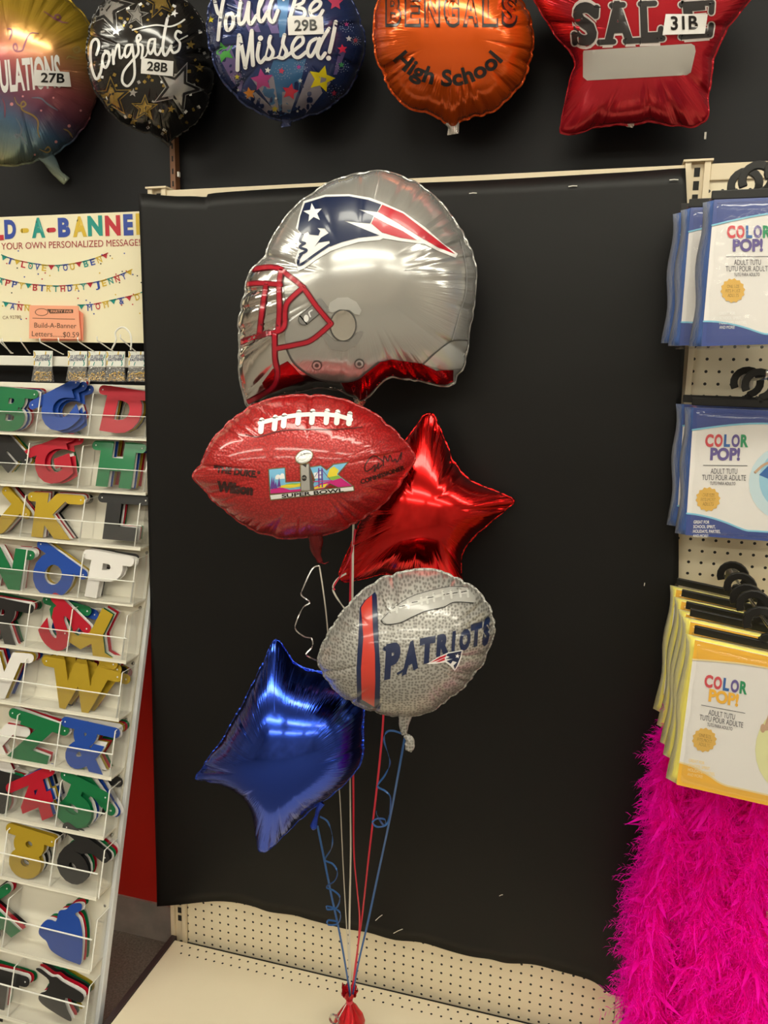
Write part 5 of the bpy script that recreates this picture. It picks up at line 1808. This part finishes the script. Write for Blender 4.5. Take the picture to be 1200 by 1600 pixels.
A.build('printed_blank_box', b31.root)
A = Art(b31, crop_tf(1200 / 640, 560, 0), step=20)
wi, ki = ink('outline_pale', (0.62, 0.56, 0.54), .35), ink('slab_black', (0.03, 0.028, 0.03), .35)


def slab(pts, l0):
    A.stroke(pts, 22, wi, l0, smooth=False); A.stroke(pts, 15, ki, l0 + 0.7, smooth=False)


SL = [('S', (632, 126), (700, 123), 108), ('A', (718, 122), (808, 118), 108), ('L', (828, 118), (880, 116), 106), ('E', (958, 108), (1024, 102), 92)]
for ch, a, b, h in SL:
    A.text(ch, (a[0] - 4, a[1] + 4), (b[0] + 4, b[1] + 4), h + 8, wi, 1.0, 0.085)
bars_ = [[(706, 124), (748, 122)], [(782, 121), (826, 118)], [(742, 16), (776, 14)], [(826, 118), (892, 113)], [(826, 12), (868, 10)], [(882, 112), (886, 84)], [(946, 108), (1030, 102)], [(1030, 102), (1034, 74)], [(946, 14), (1036, 8)], [(1036, 10), (1034, 36)], [(632, 100), (634, 126)], [(698, 22), (696, 48)]]
for L in bars_:
    A.stroke(L, 24, wi, 1.0, smooth=False)
for ch, a, b, h in SL:
    A.text(ch, a, b, h, ki, 1.8, 0.055)
for L in bars_:
    A.stroke(L, 16, ki, 1.8, smooth=False)
A.build('printed_lettering', b31.root)
number_tag(b31, [(1040, 22.5), (1105.5, 22.5), (1101, 53), (1035, 55)], '31B', 20)
b31.neck([(985, 190), (985, 195), (984, 199)], [0.008, 0.007, 0.007], chrome)
q = MB()
w = at(1102, 212, YW - 0.002)
q.box(w + np.array((-0.002, -0.001, -0.007)), w + np.array((0.002, 0.001, 0.007)), nick)
o = q.build('wall_clip', loc=w); tag(o, 'tiny white clip on the black wall below the sale balloon', 'clip')

# ================================================================== RIGHT: hanging costume packs
hang_m = mat('hanger_black', (0.010, 0.0095, 0.009), 0.35, spec=0.35)
steel = mat('peg_steel', (0.6, 0.6, 0.58), 0.25, 1.0)
sleeve = clear('pack_sleeve', gloss=0.12, haze=0.0, rough=0.10, bump=0.35, scale=26, gmax=0.12)
card_w = mat('pack_card_white', (0.78, 0.76, 0.75), 0.35, coat=0.5)
c_navy = ink('pack_navy', (0.045, 0.075, 0.27), .3); c_sky = ink('pack_sky', (0.22, 0.55, 0.75), .3); c_or = ink('pack_orange', (0.86, 0.46, 0.05), .3); c_or2 = ink('pack_orange_line', (0.80, 0.66, 0.36), .3)
p_red = ink('pack_red', (0.62, 0.07, 0.09), .4); p_blue = ink('pack_blue', (0.03, 0.13, 0.40), .4); p_vio = ink('pack_violet', (0.12, 0.09, 0.30), .4); p_grn = ink('pack_green', (0.02, 0.28, 0.12), .4); p_typ = ink('pack_type', (0.10, 0.10, 0.12), .4)
p_seal = ink('pack_seal', (0.72, 0.44, 0.10), .4); p_seal2 = ink('pack_seal_type', (0.16, 0.09, 0.02), .4)
tulle_y = add_noise_bump(mat('tulle_yellow', (0.92, 0.80, 0.13), 0.6, sheen=0.4), 90, 0.8, 0.006, 4, stretch=(1, 1, 0.25))
tulle_b = add_noise_bump(mat('tulle_blue', (0.035, 0.10, 0.34), 0.6, sheen=0.4), 90, 0.8, 0.006, 4, stretch=(1, 1, 0.25))
skin = ink('printed_skin', (0.55, 0.36, 0.24), .4)


def pack(label, quad, yaw, Y, colour, group, dep=0.035, bar=None, title=None, hook_dx=0.5, extra=None, front=True):
    """quad = picture corners TL TR BR BL of its card, standing at Y (left top corner)"""
    yel = colour == 'yellow'
    S = flat_at(quad[0][0], quad[0][1], Y, yaw, eps=0.0005)
    TL, TR, BR, BL = S.lift(quad)
    ex = (TR - TL) / np.linalg.norm(TR - TL)
    top = (TL + TR) / 2
    t = thing('costume_pack', label, 'costume pack', top, group)
    n = S.n
    q = MB()
    q.hexa([TL, TR, BR, BL], [p - n * 0.003 for p in (TL, TR, BR, BL)], card_w)
    q.build('card', t)
    # lift function for the print: bilinear from the quad so copies carry it along
    tf = None
    A = Art(S, None, step=10)
    L = lambda a, b: tuple((np.array(quad[0]) * (1 - a) * (1 - b) + np.array(quad[1]) * a * (1 - b) + np.array(quad[2]) * a * b + np.array(quad[3]) * (1 - a) * b))
    main, line = (c_or, c_or2) if yel else (c_navy, c_sky)
    # top band with curved lower edge
    def curve(f0, f1, k, n=16):
        return [L(f0 + (f1 - f0) * i / n, k(i / n)) for i in range(n + 1)]
    if yel:
        kt = lambda s_: 0.115 - 0.10 * 0 - 0.045 * math.sin(PI * min(1, s_ * 1.0) * 0.9) + 0.02 * (1 - s_)
        kb = lambda s_: 0.865 + 0.115 * min(1, s_ / 0.32) ** 1.6 if s_ < 0.32 else 0.98 - 0.05 * 0 - (0.0)
        kb = lambda s_: (0.845 + 0.085 * (s_ / 0.34) ** 1.8) if s_ < 0.34 else 0.93
    else:
        kt = lambda s_: 0.175 - 0.075 * math.sin(PI * 0.5 * min(1, s_ * 1.7))
        kb = lambda s_: (0.83 + 0.10 * (s_ / 0.42) ** 1.8) if s_ < 0.42 else 0.93
    up_l = curve(0, 1, kt); dn_l = curve(0, 1, kb)
    A.poly([L(0, 0), L(1, 0)] + up_l[::-1], main, 1.0)
    A.poly(dn_l + [L(1, 1), L(0, 1)], main, 1.0)
    A.stroke(up_l, 2.6, line, 2.0); A.stroke(dn_l, 2.6, line, 2.0)
    o = A.build('printed_border', t)
    A = Art(S, None, step=40)
    if title:
        title(A)
    A.build('printed_text', t)
    # netting skirt folded behind the card
    q = MB()
    m = tulle_y if yel else tulle_b
    rngp = random.Random(hash(label) % 1000 if False else len(label))
    nx, ny = 10, 14
    vs = []
    for side in (0, 1):
        for j in range(ny + 1):
            for i in range(nx + 1):
                a, b = i / nx, j / ny
                base = TL * (1 - a) * (1 - b) + TR * a * (1 - b) + BR * a * b + BL * (1 - a) * b
                if side:
                    bulge = dep * (0.35 + 0.65 * math.sin(PI * min(1, 0.08 + 0.92 * b)) ** 0.6) * (0.75 + 0.25 * math.sin(PI * a)) * (1 + 0.12 * math.sin(9 * b + 5 * a))
                    inset = -0.017 + 0.003 * math.sin(11 * b)
                    base = base - n * bulge + ex * inset * (1 - 2 * a)
                else:
                    base = base - n * 0.0035
                vs.append(base)
    W = nx + 1
    K = W * (ny + 1)
    fs = []
    for j in range(ny):
        for i in range(nx):
            a = j * W + i
            fs.append((a, a + 1, a + W + 1, a + W)); fs.append((K + a, K + a + W, K + a + W + 1, K + a + 1))
    for j in range(ny):
        fs.append((j * W, (j + 1) * W, K + (j + 1) * W, K + j * W)); fs.append((j * W + nx, K + j * W + nx, K + (j + 1) * W + nx, (j + 1) * W + nx))
    for i in range(nx):
        fs.append((i, K + i, K + i + 1, i + 1)); fs.append((ny * W + i, ny * W + i + 1, K + ny * W + i + 1, K + ny * W + i))
    q.add(vs, fs, m)
    q.build('folded_netting', t, smooth=True)
    # crinkled clear sleeve
    q = MB()
    ey = (BL - TL) / np.linalg.norm(BL - TL)
    nx, ny = 14, 20
    vs = []
    for side in (0, 1):
        for j in range(ny + 1):
            for i in range(nx + 1):
                a, b = i / nx, j / ny
                base = TL * (1 - a) * (1 - b) + TR * a * (1 - b) + BR * a * b + BL * (1 - a) * b
                base = base + ex * (2 * a - 1) * (0.007 + 0.0015 * math.sin(23 * b)) + ey * (2 * b - 1) * 0.006
                rim = min(a, 1 - a, b, 1 - b) < 0.001
                mid_ = -n * (dep * 0.5)
                if rim:
                    base = base + mid_ + n * 0.001 * (1 - 2 * side)
                elif side == 0:
                    base = base + n * (0.004 + 0.0008 * math.sin(17 * a + 9 * b))
                else:
                    base = base - n * (dep + 0.006 + 0.002 * math.sin(13 * a - 8 * b))
                vs.append(base)
    W = nx + 1
    K = W * (ny + 1)
    fs = []
    for j in range(ny):
        for i in range(nx):
            a = j * W + i
            fs.append((a, a + 1, a + W + 1, a + W)); fs.append((K + a, K + a + W, K + a + W + 1, K + a + 1))
    q.add(vs, fs, sleeve)
    q.build('clear_sleeve', t, smooth=True)
    # black hanger: flat bar along the top edge with a broad hook in the middle
    hb = -ey
    bl = TL - ex * 0.004 + hb * 0.004 - n * (dep * 0.5)
    bw = np.linalg.norm(TR - TL) + 0.008
    hg = MB()
    q0 = [bl, bl + ex * bw, bl + ex * bw + hb * 0.015, bl + hb * 0.015]
    hg.hexa([p + n * 0.004 for p in q0], [p - n * 0.004 for p in q0], hang_m)
    c = bl + ex * bw * hook_dx + hb * 0.043
    ring = []
    for k in range(15):
        a = math.radians(-75 + 285 * k / 14)
        ring.append(c + ex * 0.024 * math.cos(a) * 1.0 + hb * 0.024 * math.sin(a))
    stem = [bl + ex * bw * hook_dx + hb * 0.012, bl + ex * (bw * hook_dx + 0.006) + hb * 0.016]
    hg.strip(stem + ring, [0.008] * 2 + [0.009] * len(ring), n, hang_m, thick=0.014)
    o = hg.build('hanger', t, bevel=0.0015)
    A = MB()
    return t, c, n, ex, ey


def text_block(A, P, u, v, title2, yel=False):
    """P = picture place of the C of COLOR; u = picture step for one unit along the line, v one unit down"""
    P, u, v = np.array(P, float), np.array(u, float), np.array(v, float)
    at_ = lambda x, y: P + u * x + v * y
    up = -v

    def T(s_, x0, x1, y, h, m, b=0.003):
        V, Fc = text_px(s_, at_(x0, y), at_(x1, y), h, b, up=-v / np.linalg.norm(v))
        A.put((V, Fc), m, 2.0)
    h = 17.5
    xs = [0, 14.5, 29.5, 41.5, 56]
    for ch, x, w, m in zip('COLOR', xs, (13, 13, 10, 13, 12), (p_red, p_red, p_blue, p_vio, p_grn)):
        T(ch, x, x + w, 0, h, m, 0.045)
    T('POP!', 9, 56, 21, h, title2, 0.045)
    A.stroke([at_(-1, 30), at_(68, 30)], 1.0, p_typ, 2.0, smooth=False)
    T('ADULT TUTU', 11, 53, 43, 8.2, p_typ); T('TUTU POUR ADULTE', -2, 67, 53, 8.2, p_typ); T('TUT\u00da PARA ADULTO', 11, 51, 60.5, 5, p_typ, 0.01)
    c = at_(9, 83)
    A.poly(star_pts(c[0], c[1], 19.5, 8, 0.88, 14), p_seal, 2.0)
    T('ONE SIZE', 0, 19, 79, 5.0, p_seal2); T('FITS MOST', -2, 21, 86, 5.0, p_seal2); T('ADULTS', 1, 18, 93, 5.0, p_seal2)
    for k, (s_, w) in enumerate((('GREAT FOR', 25), ('SCHOOL SPIRIT,', 35), ('HOLIDAYS, PARTIES,', 43), ('AND MORE!', 24))):
        T(s_, -12, -12 + w, 121 + 7.2 * k, 4.6, INK_W if not yel else ink('pack_cream', (0.88, 0.70, 0.36), .4), 0.02)


def girl(A, quadL, yel):
    pass


GB = 'blue costume packs on the upper pegs'
# ---- top peg (blue), nearest pack first
def t_top(A):
    text_block(A, (1136, 371), (1.0, -0.005), (0.0, 1.0), p_vio)


def t_mid(A):
    text_block(A, (1101.5, 697), (0.99, 0.01), (-0.05, 1.0), p_vio)
    sk = ink('tutu_sky', (0.30, 0.56, 0.74), .4)
    A.poly(circle_pts(1232, 755, 62, 60, 28), ink('tutu_halo', (0.55, 0.70, 0.78), .4), 1.2); A.poly(circle_pts(1240, 750, 54, 52, 28), sk, 1.6)
    A.poly([(1186, 742), (1200, 728), (1240, 722), (1240, 752), (1200, 748)], p_blue, 2.2); A.stroke([(1180, 738), (1196, 725), (1225, 716)], 4, skin, 2.6)


def t_bot(A):
    text_block(A, (1100, 1072), (0.985, 0.185), (-0.10, 0.995), c_or, True)
    A.poly(circle_pts(1250, 1172, 70, 74, 28), ink('tutu_lime_halo', (0.74, 0.74, 0.40), .4), 1.2); A.poly(circle_pts(1258, 1172, 56, 60, 28), ink('tutu_lime', (0.62, 0.66, 0.10), .4), 1.6)
    A.poly([(1203, 1108), (1222, 1112), (1214, 1140), (1192, 1142)], skin, 2.2); A.poly(circle_pts(1192, 1138, 4, 7, 10), skin, 2.4)


def peg_hook(label, c, n, ytip, group):
    t = thing('peg_hook', label, 'peg hook', (c[0], 0.0, c[2]), group)
    q = MB()
    top = c + np.array((0, 0, 0.024 - 0.0075 - 0.004))
    q.tube([np.array((top[0], 0.004, top[2] - 0.004)), np.array((top[0], ytip, top[2])), np.array((top[0], ytip - 0.006, top[2] + 0.006)), np.array((top[0], ytip - 0.008, top[2] + 0.014))], 0.0032, steel, 8)
    q.build('prong', t, smooth=True)
    q = MB(); q.box((top[0] - 0.012, -0.003, top[2] - 0.02), (top[0] + 0.012, 0.0, top[2] + 0.012), steel); q.build('back_plate', t)
    return t


def copy_pack(src, delta, label, dyaw=0.0):
    r = src.copy()
    COL.objects.link(r)
    r.location = np.array(src.location) + np.array(delta)
    r.rotation_euler = (0, 0, dyaw)
    r['label'] = label
    for ch in list(src.children):
        c = ch.copy()
        COL.objects.link(c)
        c.parent = r
    return r


top_pack, hc, n_, ex_, ey_ = pack('navy edged costume pack nearest on the top peg, glare over its title', [(1116, 312), (1338, 303), (1322, 534), (1096, 541)], 0.06, -0.27, 'blue', GB, dep=0.045, title=t_top)
copy_pack(top_pack, (-0.030, 0.075, 0.004), 'navy edged costume pack just behind the nearest one on the top peg', -0.03)
copy_pack(top_pack, (-0.038, 0.150, 0.012), 'navy edged costume pack farthest back on the top peg', -0.02)
peg_hook('steel peg hook carrying the top row of navy costume packs', hc, n_, -0.32, 'steel peg hooks in the pegboard')
mid_pack, hc, n_, ex_, ey_ = pack('navy edged costume pack nearest on the middle peg with readable title', [(1084, 637), (1290, 645), (1288, 852), (1071, 836)], 0.10, -0.14, 'blue', GB, dep=0.042, title=t_mid)
copy_pack(mid_pack, (-0.012, 0.062, 0.004), 'navy edged costume pack behind the nearest one on the middle peg', -0.04)
peg_hook('steel peg hook carrying the middle row of navy costume packs', hc, n_, -0.19, 'steel peg hooks in the pegboard')
bot_pack, hc, n_, ex_, ey_ = pack('orange edged costume pack nearest on the lowest peg', [(1086, 1000), (1290, 1046), (1258, 1272), (1057, 1226)], 0.16, -0.345, 'yellow', 'yellow costume packs on the lowest peg', dep=0.050, title=t_bot)
P5 = at(1080, 983, -0.345)
for k, (px, py, Y, lab) in enumerate(((1073, 956, -.275, 'orange edged costume pack second from the front of the lowest peg'), (1066, 945, -.215, 'orange edged costume pack in the middle of the lowest peg'),
                                      (1059, 926, -.150, 'orange edged costume pack second from the pegboard on the lowest peg'), (1051, 908, -.085, 'orange edged costume pack closest to the pegboard on the lowest peg'))):
    P = at(px, py, Y)
    copy_pack(bot_pack, P - P5, lab, -0.02 * (k + 1))
peg_hook('steel peg hook carrying the yellow costume packs', hc, n_, -0.40, 'steel peg hooks in the pegboard')

# ================================================================== FEATHER BOAS
fm = bpy.data.materials.new('boa_feather')
fm.use_nodes = True
nn, ll = fm.node_tree.nodes, fm.node_tree.links
bsdf = nn['Principled BSDF']
bsdf.inputs['Base Color'].default_value = (1.0, 0.0, 0.60, 1)
bsdf.inputs['Roughness'].default_value = 0.55
bsdf.inputs['Specular IOR Level'].default_value = 0.15
trn = nn.new('ShaderNodeBsdfTranslucent'); trn.inputs[0].default_value = (1.0, 0.02, 0.68, 1)
mxs = nn.new('ShaderNodeMixShader'); mxs.inputs[0].default_value = 0.5
ll.new(bsdf.outputs[0], mxs.inputs[1]); ll.new(trn.outputs[0], mxs.inputs[2]); ll.new(mxs.outputs[0], nn['Material Output'].inputs[0])


def boa(label, path, radius, count, seed):
    r = random.Random(seed)
    rn = np.random.RandomState(seed)
    P = np.array(crspline([(x, y - 0.025, z) for x, y, z in path], 10))
    d = np.r_[0, np.cumsum(np.linalg.norm(np.diff(P, axis=0), axis=1))]
    t = thing('feather_boa', label, 'feather boa', P[0], 'pink feather boas hanging below the packs')
    q = MB(); q.tube(P, [0.022 + 0.007 * math.sin(i_ * 1.3) for i_ in range(len(P))], fm, 10); q.build('cord', t)
    q = MB()
    vs, fs = [], []
    for k in range(count):
        s_ = r.random() * d[-1]
        c = np.array([np.interp(s_, d, P[:, i]) for i in range(3)])
        rs = np.interp(s_, d, np.linspace(radius[0], radius[1], len(d)))
        a = r.uniform(0, 2 * PI)
        out = np.array((math.cos(a), math.sin(a), r.uniform(-0.8, 0.7)))
        out /= np.linalg.norm(out)
        blade = r.random() < 0.22
        ln = rs * r.uniform(0.55, 1.0) * (1.1 if blade else 1.0)
        side = np.cross(out, rn.normal(size=3)); side /= np.linalg.norm(side)
        bend = np.cross(out, side)
        cv = r.uniform(-1.0, 1.0)
        drop = np.array((0, 0, -r.uniform(0.1, 0.8) * ln))
        pt = lambda f: c + out * ln * f + bend * ln * cv * f * f + drop * f * f
        N = 5
        w = r.uniform(0.002, 0.0075) if blade else 0.0008
        base = len(vs)
        for i in range(N):
            f = i / (N - 1)
            p = pt(f)
            ww = w * (0.3 + 1.6 * f * (1.2 - f)) * (1.0 if i < N - 1 else 0.1)
            tw = side * math.cos(f * 1.4) + bend * math.sin(f * 1.4)
            vs.append(p - tw * ww); vs.append(p + tw * ww)
        for i in range(N - 1):
            fs.append((base + 2 * i, base + 2 * i + 1, base + 2 * i + 3, base + 2 * i + 2))
        if not blade:
            M = 12
            for b_ in range(M):
                f = 0.15 + 0.85 * b_ / (M - 1)
                p = pt(f)
                ax = pt(min(f + 0.1, 1.1)) - p
                ax /= np.linalg.norm(ax)
                for sg in (-1, 1):
                    dv = side * sg * r.uniform(0.5, 1.0) + ax * r.uniform(0.5, 1.2) + bend * r.uniform(-.5, .5)
                    dv /= np.linalg.norm(dv)
                    L2 = r.uniform(0.012, 0.026) * (1.15 - 0.4 * f)
                    e = np.cross(dv, bend) if r.random() < 0.5 else np.cross(dv, side)
                    e /= np.linalg.norm(e) + 1e-9
                    bb = len(vs)
                    hw = r.uniform(0.0003, 0.0009)
                    vs += [p - e * hw * 0.6, p + e * hw * 0.6, p + dv * L2 * 0.6 + e * hw, p + dv * L2 * 0.6 - e * hw, p + dv * L2 + np.array((0, 0, -0.25 * L2))]
                    fs.append((bb, bb + 1, bb + 2, bb + 3)); fs.append((bb + 3, bb + 2, bb + 4))
    q.add(vs, fs, fm)
    o = q.build('feathers', t, smooth=True)
    o['kind'] = 'stuff'


zt = 1.06
for i, (lab, path, rad, cnt) in enumerate((
        ('magenta feather boa hanging along the edge of the black sheet', [(1.285, -.11, zt), (1.250, -.13, .93), (1.262, -.15, .80), (1.243, -.16, .66), (1.238, -.17, .53), (1.250, -.17, .43), (1.272, -.17, .36)], (.06, .082), 1900),
        ('magenta feather boa second in from the black sheet', [(1.33, -.12, zt), (1.345, -.15, .90), (1.335, -.17, .74), (1.345, -.19, .56), (1.335, -.19, .40), (1.345, -.19, .24)], (.068, .088), 2000),
        ('magenta feather boa hanging in the middle of the pink bunch', [(1.40, -.13, zt), (1.425, -.16, .90), (1.415, -.18, .72), (1.43, -.20, .54), (1.42, -.20, .38), (1.43, -.20, .22)], (.068, .085), 1900),
        ('magenta feather boa second from the outer side of the pink bunch', [(1.48, -.13, zt), (1.505, -.16, .88), (1.50, -.18, .70), (1.515, -.19, .52), (1.50, -.19, .36), (1.51, -.19, .22)], (.065, .08), 1500),
        ('magenta feather boa on the outer side of the pink bunch', [(1.56, -.13, zt), (1.585, -.16, .88), (1.58, -.18, .66), (1.595, -.18, .46), (1.58, -.18, .25)], (.06, .075), 700),
        ('magenta feather boa tucked behind the others against the pegboard', [(1.30, -.08, zt), (1.31, -.09, .90), (1.295, -.10, .74), (1.39, -.10, .60), (1.31, -.10, .46), (1.30, -.10, .34)], (.065, .085), 2200))):
    boa(lab, path, rad, cnt, 40 + i)
# header card the boas hang from
S = flat_at(1130, 1250, -0.15, 0.1)
c = S.lift([(1075, 1228), (1240, 1262), (1240, 1310), (1078, 1268)])
q = MB(); q.hexa(c, [p + np.array((0, 0.002, 0)) for p in c], mat('boa_card', (0.40, 0.05, 0.16), 0.4, coat=0.4))
hc_ = q.build('header_card', loc=c[0])
tag(hc_, 'dark pink cardboard header of the feather boas below the orange pack', 'header card')
# small red tuft
q = MB()
cR = at(1019, 1577, -0.17)
rr = random.Random(3)
tuft = add_noise_bump(mat('red_tuft', (0.50, 0.03, 0.03), 0.6), 300, 0.5, 0.004)
for k in range(60):
    p = cR + np.array((rr.gauss(0, .006), rr.gauss(0, .006), rr.gauss(0, .009)))
    a = rr.uniform(0, 6.28)
    q.strip([p, p + np.array((.006 * math.cos(a), -.003, .006 * math.sin(a))), p + np.array((.010 * math.cos(a + .5), 0, .010 * math.sin(a + .5)))], 0.005, (rr.uniform(-1, 1), 0.3, rr.uniform(-1, 1)), tuft)
o = q.build('red_tuft', loc=cR)
tag(o, 'small crumpled red feather tuft caught in the pink boas near the deck', 'feather tuft')
